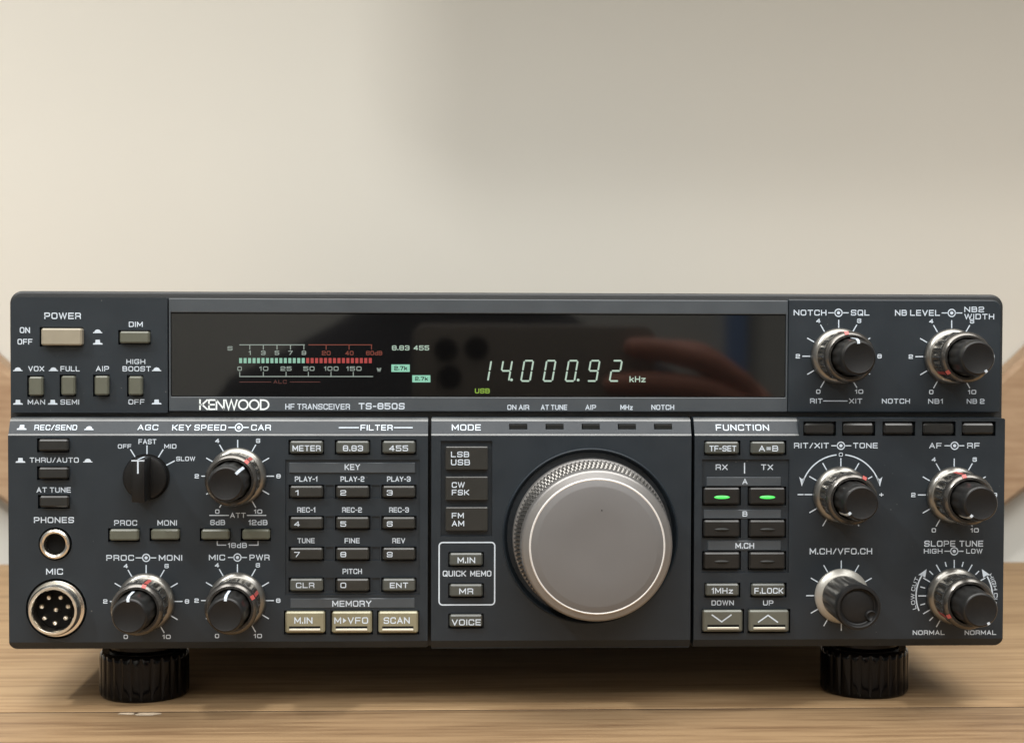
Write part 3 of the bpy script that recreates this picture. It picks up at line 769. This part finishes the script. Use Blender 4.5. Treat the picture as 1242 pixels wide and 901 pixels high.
# ------------------------------------------------------------------ buttons
MATS = {'power': M_power, 'olive': M_olive, 'black': M_black, 'keyd': M_keyd, 'keym': M_keym, 'gold': M_gold, 'grar': M_grar}
def button(name, kind, x0, x1, y0, y1, out=0.0016, base=YL, texts=(), b=0.0005, label=None, extra=None, depth=0.0029):
    yf = base-out
    a = box_px(x0, x1, y0, y1, yf)
    bm = bmesh.new(); bev_box(bm, a[0], a[1], yf, base+depth, a[2], a[3], b, 1)
    for s, tx0, tx1, ty0, ty1 in texts: T(bm, s, tx0, tx1, ty0, ty1, yf, weight=.165)
    if extra: extra(bm, yf)
    o = to_obj(name, bm, [MATS[kind], M_print, M_ridge, M_dark], radio, 0)
    if label: o['label'] = label
    return o
for i, (k, *r) in enumerate(UPL):
    button('power_button' if k == 'power' else 'push_button', k, *r, base=YU, out=0.0030 if k == 'power' else 0.0022, depth=0.0028,
           label='beige power button' if k == 'power' else None)
for k, *r in LOL: button('push_button', k, *r, out=0.0022, label='black push button' if k == 'black' else None)
for (s, t0, t1), (x0, x1) in zip(ROW3, KX): button('push_button', 'keym', x0, x1, 535, 549.8, texts=[(s, t0, t1, 540, 547)])
for y0, y1, ch, t0, t1 in KEYS:
    for i, c in enumerate(ch):
        x0, x1 = KX[i]
        if len(c) > 1: tx = (359, 381.3) if c == 'CLR' else (472.8, 495)
        else: tx = (x0+5.2+(1.5 if c == '1' else 0), x0+12.2-(1.4 if c == '1' else 0))
        button('keypad_key', 'keym' if len(c) > 1 else 'keyd', x0, x1, y0, y1, out=0.0014, texts=[(c, *tx, t0, t1)])
def ridge(x0, x1, y0, y1):
    def f(bm, yf):
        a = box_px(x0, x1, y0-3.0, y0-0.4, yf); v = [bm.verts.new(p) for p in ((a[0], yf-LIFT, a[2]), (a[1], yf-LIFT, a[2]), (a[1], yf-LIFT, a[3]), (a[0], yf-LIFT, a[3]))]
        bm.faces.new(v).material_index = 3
        a = box_px(x0, x1, y0, y1, yf-0.0003); bev_box(bm, a[0], a[1], yf-0.0004, yf+0.0002, a[2], a[3], 0.00012, 1, 2)
    return f
for x0, x1, s, t0, t1 in MEMK:
    button('memory_key', 'gold', x0, x1, 741.7, 767.5, out=0.0020, texts=[(s, t0, t1, 748.2, 756)], extra=ridge(x0+4.6, x1-5.5, 762.2, 764.9), label='gold memory key')
for y0, y1, a, b in MODE: button('mode_button', 'keyd', 540.3, 592, y0, y1, base=0.0012, out=0.0020, texts=[a, b], depth=0.0012, b=0.0003)
button('push_button', 'keym', 545.3, 585.3, 670.8, 685.8, texts=[('M.IN', 555, 576.3, 675.6, 682.6)])
button('push_button', 'keym', 545.3, 585.3, 708.6, 723.4, texts=[('MR', 557, 574, 713.2, 720.2)])
button('push_button', 'keym', 545.3, 585, 745.3, 760.2, texts=[('VOICE', 548, 583.3, 750.7, 758)])
button('push_button', 'keym', 855.5, 896.4, 535.8, 550.4, texts=[('TF-SET', 860.5, 893, 540.3, 547.2)])
button('push_button', 'keym', 911, 952.3, 535.8, 550.4, texts=[('A=B', 920.4, 943.8, 540.3, 547.2)])
button('push_button', 'keym', 856, 896.4, 708, 722.6, texts=[('1MHz', 863, 889, 712.6, 719.6)])
button('push_button', 'keym', 911.7, 952.5, 708, 722.6, texts=[('F.LOCK', 915, 950, 712.6, 719.6)])
for (x0, x1), pts in (((852.5, 900.8), [(863.8, 745.5), (875.3, 753.7), (886.7, 745.5)]), ((908.4, 957), [(920, 754), (931.5, 745.8), (943, 754)])):
    def ex(bm, yf, pts=pts, x0=x0, x1=x1):
        LN(bm, pts, yf, 1.6); ridge(x0+5.5, x1-4.5, 760.3, 762.9)(bm, yf)
    button('arrow_key', 'grar', x0, x1, 740, 766, out=0.0020, extra=ex)
for j, y0 in enumerate(FNY):
    for x0, x1 in FNX:
        o = button('function_button', 'black', x0, x1, y0, y0+20, out=0.0010, label='black function button with lit green lamp' if j == 0 else None)
        cx, cy = (x0+x1)/2, y0+11.3
        X, Z = P(cx, cy, -0.001)
        bm = bmesh.new()
        rx, rz = 9.6*PXM, 2.1*PXM
        rings = []
        for t in (1.0, 0.8, 0.45):
            rings.append([bm.verts.new((X+rx*t*math.cos(i*math.pi/12), -0.00102-0.0005*(1-t*t), Z+rz*t*math.sin(i*math.pi/12))) for i in range(24)])
        for k in range(2):
            for i in range(24): bm.faces.new((rings[k][i], rings[k][(i+1) % 24], rings[k+1][(i+1) % 24], rings[k+1][i]))
        bm.faces.new(rings[2]); fix(bm)
        to_obj('indicator_light', bm, [M_green if j == 0 else M_led], o, 60)
for x0, x1 in TOPR: button('push_button', 'black', x0, x1, 513.6, 526.4, out=0.0006, base=0.0, b=0.0006, label='low black push button')
for x0 in (617.8, 662, 706, 750, 794):
    a = box_px(x0+.5, x0+21.5, 514.8, 520.5, 0.0021); bm = bmesh.new()
    bev_box(bm, a[0], a[1], 0.0020, 0.0033, a[2], a[3], 0.0001, 1)
    to_obj('indicator_lamp', bm, [M_led], radio, 30)

# ------------------------------------------------------------------ knobs
def mark(bm, cx, cz, ang, r0, y0, r1, y1, wd, mi, lift=0.00012):
    """painted line running along a turned side, at ang degrees clockwise from the top"""
    t = math.radians(ang); s, c = math.sin(t), math.cos(t); px_, pz_ = c, -s
    v = []
    for r, y, sg in ((r0, y0, -1), (r0, y0, 1), (r1, y1, 1), (r1, y1, -1)):
        v.append(bm.verts.new((cx+(r+lift)*s+sg*wd/2*px_, y-lift, cz+(r+lift)*c+sg*wd/2*pz_)))
    bm.faces.new(v).material_index = mi
def dual_knob(px, py, base, cap_ang, ring_ang):
    cx, cz = P(px, py, base); y = base
    bm = bmesh.new()
    lathe(bm, [(8.3*MM, y), (9.2*MM, y-0.0001), (9.5*MM, y-0.0006), (9.5*MM, y-0.0013), (9.2*MM, y-0.0019), (8.5*MM, y-0.0026), (7.9*MM, y-0.0029), (7.0*MM, y-0.0030)], cx, cz, cap_end=True); fix(bm)
    k = to_obj('control_knob', bm, [M_flange], radio, 50)
    bm = bmesh.new()
    lathe(bm, [(7.9*MM, y-0.0028), (8.0*MM, y-0.0036), (8.35*MM, y-0.0056), (8.4*MM, y-0.0085), (8.4*MM, y-0.0112), (8.45*MM, y-0.0132), (8.5*MM, y-0.0142), (8.45*MM, y-0.0151), (8.1*MM, y-0.0158), (7.4*MM, y-0.0164), (6.6*MM, y-0.0162), (6.3*MM, y-0.0100)],
          cx, cz, n=216, flutes=18, amp=0.11, frange=(2, 4), cap_end=False, fexp=1.0, mis=[0, 0, 0, 0, 0, 0, 2, 2, 2, 2, 0]); fix(bm)
    mark(bm, cx, cz, ring_ang, 8.4*MM, y-0.0062, 8.5*MM, y-0.0146, 0.0012, 1)
    mark(bm, cx, cz, ring_ang, 8.36*MM, y-0.0156, 7.3*MM, y-0.0165, 0.0014, 1, 0.00016)
    to_obj('outer_ring', bm, [M_chrome, M_red, M_rim], k, 50)
    bm = bmesh.new()
    lathe(bm, [(6.1*MM, y-0.0102), (6.1*MM, y-0.0165), (6.1*MM, y-0.0185), (6.0*MM, y-0.0225), (5.85*MM, y-0.0250), (5.6*MM, y-0.0262), (5.25*MM, y-0.0269), (4.9*MM, y-0.0271), (4.7*MM, y-0.0270)],
          cx, cz, n=144, flutes=12, amp=0.045, frange=(1, 3), mis=[0, 0, 0, 0, 0, 0, 2, 2, 2]); fix(bm)
    mark(bm, cx, cz, cap_ang, 6.1*MM, y-0.0180, 5.85*MM, y-0.0250, 0.0009, 1, 0.0002)
    mark(bm, cx, cz, cap_ang, 5.85*MM, y-0.0250, 5.25*MM, y-0.0269, 0.0009, 1, 0.00015)
    mark(bm, cx, cz, cap_ang, 5.3*MM, y-0.0270, 4.4*MM, y-0.0271, 0.0009, 1, 0.0001)
    to_obj('knob_cap', bm, [M_capside, M_print, M_cap], k, 50)
    return k
for px, py, b_, ca, ra in ((1017.2, 432, YU, -3, -10), (1154.2, 432.5, YU, 148, -128), (288.3, 577.3, YL, 45, 40), (177.3, 729, YL, -4, 18), (288, 728, YL, 0, 62),
                           (1019.8, 599.6, YL, -130, 28), (1157.3, 600, YL, -142, -14), (1157.3, 722.3, YL, 150, -120)):
    dual_knob(px, py, b_, ca, ra)
# single channel knob with a finger dimple
cx, cz = P(1020.3, 722); y = YL
bm = bmesh.new(); lathe(bm, [(8.2*MM, y), (9.1*MM, y-0.0003), (9.2*MM, y-0.0010), (8.9*MM, y-0.0015), (7.4*MM, y-0.0026), (6.8*MM, y-0.0028)], cx, cz); fix(bm)
k = to_obj('channel_knob', bm, [M_pale], radio, 50)
bm = bmesh.new()
lathe(bm, [(7.1*MM, y-0.0030), (7.1*MM, y-0.0036), (7.15*MM, y-0.0060), (7.3*MM, y-0.0180), (7.4*MM, y-0.0205), (7.35*MM, y-0.0222), (7.0*MM, y-0.0232), (6.3*MM, y-0.0233), (6.0*MM, y-0.0230), (5.75*MM, y-0.0218), (5.4*MM, y-0.0216), (4.8*MM, y-0.0219), (1.0*MM, y-0.0221)],
      cx, cz, n=168, flutes=14, amp=0.12, frange=(2, 3), mis=[0, 0, 0, 0, 0, 1, 1, 1, 1, 1, 1, 1, 1]); fix(bm)
body = to_obj('knob_cap', bm, [M_capside, M_cap], k, 40)
bm = bmesh.new(); ox, oz = cx+4.2*MM, cz-2.8*MM
lathe(bm, [(1.9*MM, y-0.0220), (1.75*MM, y-0.0226), (1.5*MM, y-0.0228), (1.1*MM, y-0.0224), (0.5*MM, y-0.0221)], ox, oz, n=32); fix(bm)
to_obj('finger_dimple', bm, [M_cap], k, 40)

# AGC selector: round base with a tall pointer bar
cx, cz = P(177.6, 578.4)
bm = bmesh.new(); lathe(bm, [(7.65*MM, y+0.0001), (7.6*MM, y-0.0004), (7.25*MM, y-0.0004), (7.2*MM, y-0.0026), (6.9*MM, y-0.0031), (6.2*MM, y-0.0033)], cx, cz, mis=[1, 1, 1, 0, 0, 0]); fix(bm)
k = to_obj('selector_knob', bm, [M_capb, M_dark], radio, 40)
bm = bmesh.new(); hwd = 2.05*MM; hl = 6.9*MM
prism(bm, outline(cx-hwd, cx+hwd, cz-hl, cz+hl, (0, 0, 0, 0)), y-0.0138, y-0.0020)
bm = solid(bm, [], 0.0003, 2)
ribbon(bm, [Vector((cx, cz+hl-0.3*MM)), Vector((cx, cz+2.6*MM))], False, 0.24*MM, lambda a, b: (a, y-0.01386, b), 1)
ribbon(bm, [Vector((cx-1.9*MM, cz+hl-0.36*MM)), Vector((cx+1.9*MM, cz+hl-0.36*MM))], False, 0.20*MM, lambda a, b: (a, y-0.013865, b), 1)
v = [bm.verts.new(p) for p in ((cx-.3*MM, y-0.0134, cz+hl+.05*MM), (cx+.3*MM, y-0.0134, cz+hl+.05*MM), (cx+.3*MM, y-0.0022, cz+hl+.05*MM), (cx-.3*MM, y-0.0022, cz+hl+.05*MM))]
bm.faces.new(v).material_index = 1
to_obj('pointer', bm, [M_capb, M_print], k, 30)

# main tuning dial
cx, cz = P(DX, DY)
bm = bmesh.new()
lathe(bm, [(25.2*MM, 0.0026), (25.6*MM, -0.0012), (26.1*MM, -0.0018), (26.2*MM, -0.0032), (25.9*MM, -0.0044), (25.2*MM, -0.0047)], cx, cz, n=160, cap_end=True); fix(bm)
dial = to_obj('tuning_dial', bm, [M_dialrim], radio, 40)
bm = bmesh.new()       # knurled grip: rows of teeth, each row set half a tooth on
NT = 112; n = NT*4; rows = 3; yk = -0.0046; dep = 0.0150/rows
for row in range(rows):
    prev = None
    for q, (dy, lo) in enumerate(((0.0, 1), (0.0008, 0), (dep-0.0008, 0), (dep, 1))):
        yy = yk-row*dep-dy; ring = []
        for i in range(n):
            top = ((i+2*(row % 2)) % 4) in (0, 1)
            r = (25.85+1.15*(yy-yk)/0.0150)*MM-(0.0 if (top and not lo) else 0.85*MM)
            t = 2*math.pi*i/n; ring.append(bm.verts.new((cx+r*math.sin(t), yy, cz+r*math.cos(t))))
        if prev:
            for i in range(n): bm.faces.new((prev[i], prev[(i+1) % n], ring[(i+1) % n], ring[i]))
        prev = ring
fix(bm); to_obj('knurled_grip', bm, [M_knurl], dial, 0)
bm = bmesh.new()
lathe(bm, [(24.0*MM, -0.0190), (24.1*MM, -0.0197), (24.35*MM, -0.0199), (24.5*MM, -0.0206), (24.3*MM, -0.0226), (24.0*MM, -0.0238), (23.5*MM, -0.0243), (21.75*MM, -0.0249), (21.7*MM, -0.0252), (21.4*MM, -0.0256), (21.1*MM, -0.0255), (19.3*MM, -0.0261), (18.9*MM, -0.0262), (10*MM, -0.0262), (2*MM, -0.0262)],
      cx, cz, n=160, mis=[0, 0, 0, 0, 0, 0, 0, 0, 2, 2, 1, 1, 1, 1, 1]); fix(bm)
POLYD = [(cx+1.3*MM+0.22*MM*math.cos(i*math.pi/5), cz+11.6*MM+0.22*MM*math.sin(i*math.pi/5)) for i in range(10)]
bm.faces.new([bm.verts.new((a, -0.02626, b)) for a, b in POLYD]).material_index = 3
to_obj('dial_cap', bm, [M_dialrim, M_dial, M_polish, M_dark], dial, 20)

# ------------------------------------------------------------------ sockets
cx, cz = P(67, 659.4)
bm = bmesh.new()
lathe(bm, [(5.0*MM, 0.0030), (5.0*MM, -0.0002), (4.8*MM, -0.0008), (4.2*MM, -0.0011), (3.6*MM, -0.0008), (3.4*MM, -0.0002), (3.4*MM, 0.0030)], cx, cz, cap_end=False); fix(bm)
k = to_obj('headphone_jack', bm, [M_jack], radio, 40)
bm = bmesh.new(); lathe(bm, [(3.35*MM, 0.0029), (3.3*MM, 0.0028), (1.0*MM, 0.0027)], cx, cz, n=48); fix(bm)
to_obj('jack_hole', bm, [M_dark], k, 40)
cx, cz = P(68.2, 738)
bm = bmesh.new()
lathe(bm, [(9.5*MM, 0.0030), (9.5*MM, 0.0006), (9.2*MM, -0.0001), (8.5*MM, -0.0004), (8.2*MM, -0.0004), (8.15*MM, -0.0010), (8.4*MM, -0.0014), (8.1*MM, -0.0019), (8.35*MM, -0.0024), (8.1*MM, -0.0029), (8.3*MM, -0.0035), (8.1*MM, -0.0041), (7.8*MM, -0.0046), (7.1*MM, -0.0046), (6.85*MM, -0.0043), (6.8*MM, -0.0010), (6.8*MM, 0.0030)], cx, cz, n=96, cap_end=False); fix(bm)
k = to_obj('microphone_socket', bm, [M_jack], radio, 40)
bm = bmesh.new(); lathe(bm, [(6.8*MM, 0.0028), (6.7*MM, 0.0020), (1.0*MM, 0.0020)], cx, cz, n=64); fix(bm)
to_obj('socket_insert', bm, [M_dark], k, 40)
for i in range(8):
    if i < 7: t = math.radians(-52+i*51.43+26); ax, az = cx+4.4*MM*math.sin(t), cz+4.4*MM*math.cos(t)
    else: ax, az = cx+0.3*MM, cz
    bm = bmesh.new(); lathe(bm, [(0.95*MM, 0.0020), (0.95*MM, -0.0012), (0.75*MM, -0.0022), (0.3*MM, -0.0026)], ax, az, n=20); fix(bm)
    to_obj('pin', bm, [M_jack], k, 40)

# ------------------------------------------------------------------ feet
def foot(pxc, yc):
    X = P(pxc, 820, yc)[0]
    r = 15.4*MM; bm = bmesh.new()
    lathe(bm, [(13.4*MM, 0.0004), (14.6*MM, 0.0002), (15.2*MM, 0.0010), (r, 0.0022), (r, 0.0135), (15.1*MM, 0.0152), (14.4*MM, 0.0160), (13.0*MM, 0.0160)], 0, 0, n=324, flutes=27, fexp=3, amp=0.03, frange=(3, 4)); fix(bm)
    for v in bm.verts: v.co = Vector((X+v.co.x, yc+v.co.z, v.co.y))     # stand the turned shape upright
    fix(bm)
    f = to_obj('foot', bm, [M_rubber], radio, 40)
    bm = bmesh.new()
    zt = case_bottom+0.001
    lathe(bm, [(12.0*MM, 0.0155), (12.4*MM, 0.0175), (12.4*MM, zt)], 0, 0, n=64); fix(bm)
    for v in bm.verts: v.co = Vector((X+v.co.x, yc+v.co.z, v.co.y))
    fix(bm)
    to_obj('foot_collar', bm, [M_rubber], f, 40)
case_bottom = za
foot(175.5, 0.030); foot(1048, 0.030)
# rear feet under the back of the case
foot(195, 0.262); foot(1020, 0.262)

# ------------------------------------------------------------------ what the black glass mirrors: the phone taking the picture and the hand holding it
def mir(px, py, y):                      # spot seen mirrored in the display at px, py -> real x, z for an object at depth y
    return P(px, py, 2*YD - y)
M_phone = mat('phone_back', (0.30, 0.27, 0.24), 0.35, var=0.05)
M_skin = mat('skin', (0.52, 0.22, 0.15), 0.5, var=0.10, vscale=90, bump=0.2, bscale=900)
M_sleeve = mat('dark_knit', (0.03, 0.03, 0.035), 0.9, var=0.2, vscale=200)
PB = -0.5270
x0, z1 = mir(500, 393, PB); x1 = mir(795, 393, PB)[0]
bm = bmesh.new(); prism(bm, outline(x0, x1, z1-0.075, z1, (.010,)*4), PB, PB-0.0085)
bm = solid(bm, [], 0.0015, 3)
phone = to_obj('phone', bm, [M_phone], None, 40)
tag(phone, 'phone held level by a hand, seen as a reflection in the dark display', 'phone')
for lx, ly in ((541, 424), (578, 422), (545, 457)):
    X, Z = mir(lx, ly, PB)
    bm = bmesh.new(); lathe(bm, [(8.2*MM, -PB-0.0010), (8.2*MM, -PB+0.0010), (7.6*MM, -PB+0.0016), (6.8*MM, -PB+0.0016), (6.6*MM, -PB+0.0010), (3*MM, -PB+0.0009)], 0, 0, n=40, mis=[0, 0, 0, 0, 1, 1])
    for v in bm.verts: v.co = Vector((X+v.co.x, PB+(v.co.y+PB), Z+v.co.z))
    fix(bm); to_obj('camera_lens', bm, [M_cap, M_dark], phone, 40)
def hand():
    chains = []
    def pt(px, py, y): a = mir(px, py, y); return Vector((a[0], y, a[1]))
    yf = PB+0.0095
    wrist = pt(1010, 640, -0.60); palm = pt(935, 545, -0.548)
    fingers = [([(905, 470, -0.540), (850, 436, yf), (800, 424, yf), (755, 421, yf)], (.0105, .0092, .0085, .0068)),
               ([(915, 500, -0.541), (850, 470, yf), (790, 464, yf), (730, 467, yf)], (.0108, .0095, .0088, .0070)),
               ([(925, 540, -0.542), (860, 512, yf), (800, 506, yf), (745, 510, yf)], (.0104, .0090, .0083, .0066)),
               ([(935, 580, -0.544), (880, 556, yf), (830, 550, yf), (785, 553, yf)], (.0095, .0080, .0073, .0058)),
               ([(900, 470, -0.566), (850, 430, -0.556), (800, 424, -0.551)], (.0115, .0100, .0080))]
    verts = [palm, wrist, pt(1060, 760, -0.72)]; rad = [(.022, .028), (.024, .020), (.032, .028)]; edges = [(0, 1), (1, 2)]
    for pts, rs in fingers:
        prev = 0
        for (px, py, y), r in zip(pts, rs):
            verts.append(pt(px, py, y)); rad.append((r, r)); edges.append((prev, len(verts)-1)); prev = len(verts)-1
    me = bpy.data.meshes.new('tmp'); me.from_pydata([tuple(v) for v in verts], edges, [])
    o = bpy.data.objects.new('tmp', me); COL.objects.link(o)
    m = o.modifiers.new('skin', 'SKIN'); m.use_smooth_shade = True
    for i, r in enumerate(rad): me.skin_vertices[0].data[i].radius = r
    me.skin_vertices[0].data[0].use_root = True
    sb = o.modifiers.new('sub', 'SUBSURF'); sb.levels = 2; sb.render_levels = 2
    dg = C.evaluated_depsgraph_get(); dg.update()
    res = bpy.data.meshes.new_from_object(o.evaluated_get(dg)); res.materials.clear()
    bpy.data.objects.remove(o); bpy.data.meshes.remove(me)
    h = link('person', res, [M_skin]); res.polygons.foreach_set('use_smooth', [True]*len(res.polygons))
    tag(h, 'hand wrapped round a phone, seen as a reddish reflection in the dark display', 'person')
    a, b = verts[1], verts[2]; d = (b-a).normalized(); q = d.to_track_quat('Z', 'Y').to_matrix()
    bm = bmesh.new(); rings = []
    for t, r in ((.02, .030), (.022, .034), (.05, .036), (.10, .039), (.22, .046), (.30, .050)):
        rings.append([bm.verts.new(a+d*t+q @ Vector((r*math.cos(i*math.pi/12), r*math.sin(i*math.pi/12), 0))) for i in range(24)])
    for k in range(len(rings)-1):
        for i in range(24): bm.faces.new((rings[k][i], rings[k][(i+1) % 24], rings[k+1][(i+1) % 24], rings[k+1][i]))
    fix(bm); to_obj('sleeve', bm, [M_sleeve], h, 60)
hand()
person = bpy.data.objects['person']
def body():
    bm = bmesh.new(); rings = []; yb = -0.93
    for z, rx, ry in ((-0.62, .19, .12), (-0.40, .20, .13), (-0.22, .225, .135), (-0.12, .24, .125), (-0.075, .235, .105), (-0.045, .215, .09), (-0.02, .165, .078), (0.005, .118, .068), (0.03, .078, .062), (0.05, .066, .060)):
        rings.append([bm.verts.new((0.005+rx*math.cos(i*math.pi/20), yb+ry*math.sin(i*math.pi/20), CAM_Z+z)) for i in range(40)])
    for k in range(len(rings)-1):
        for i in range(40): bm.faces.new((rings[k][i], rings[k][(i+1) % 40], rings[k+1][(i+1) % 40], rings[k+1][i]))
    bm.faces.new(list(reversed(rings[0])))
    arm = [(Vector((.185, yb, CAM_Z-.085)), .062), (Vector((.27, -.92, CAM_Z-.20)), .055), (Vector((.33, -.84, CAM_Z-.31)), .05), (Vector((.35, -.76, CAM_Z-.33)), .048)]
    prev = None
    for k, (p, r) in enumerate(arm):
        d = (arm[min(k+1, 3)][0]-arm[max(k-1, 0)][0]).normalized(); q = d.to_track_quat('Z', 'Y').to_matrix()
        ring = [bm.verts.new(p+q @ Vector((r*math.cos(i*math.pi/12), r*math.sin(i*math.pi/12), 0))) for i in range(24)]
        if prev:
            for i in range(24): bm.faces.new((prev[i], prev[(i+1) % 24], ring[(i+1) % 24], ring[i]))
        prev = ring
    bm.faces.new(prev)
    fix(bm); to_obj('dark_sweater', bm, [M_sleeve], person, 60)
    bm = bmesh.new(); rings = []
    for z, rx, ry, dy in ((0.03, .058, .058, 0), (0.07, .055, .056, 0), (0.10, .060, .066, .01), (0.125, .068, .085, .015), (0.17, .076, .094, .012), (0.22, .078, .097, .005), (0.27, .070, .088, 0), (0.30, .045, .058, 0), (0.312, .015, .02, 0)):
        rings.append([bm.verts.new((0.005+rx*math.cos(i*math.pi/16), yb+dy+ry*math.sin(i*math.pi/16), CAM_Z+z)) for i in range(32)])
    for k in range(len(rings)-1):
        for i in range(32): bm.faces.new((rings[k][i], rings[k][(i+1) % 32], rings[k+1][(i+1) % 32], rings[k+1][i]))
    bm.faces.new(rings[-1]); fix(bm); to_obj('head', bm, [M_skin], person, 60)
body()
bm = bmesh.new(); add_box(bm, -3.0, 3.0, -3.3, -3.2, -0.8, 2.6)
tag(to_obj('room_wall', bm, [M_wall], None, 0), kind='structure')
bm = bmesh.new(); add_box(bm, 0.645, 0.69, -3.2, -3.17, -0.8, 2.2)
tag(to_obj('door_frame', bm, [mat('blue_paint', (0.22, 0.34, 0.60), 0.5)], None, 0), kind='structure')
area('far_wall_fill', (-0.6, -2.2, 1.6), (-0.5, -3.2, 0.3), 0.8, 0.4, 38, (1.0, 0.99, 0.98))  # added lamp, brightens room_wall for its mirror image in the display
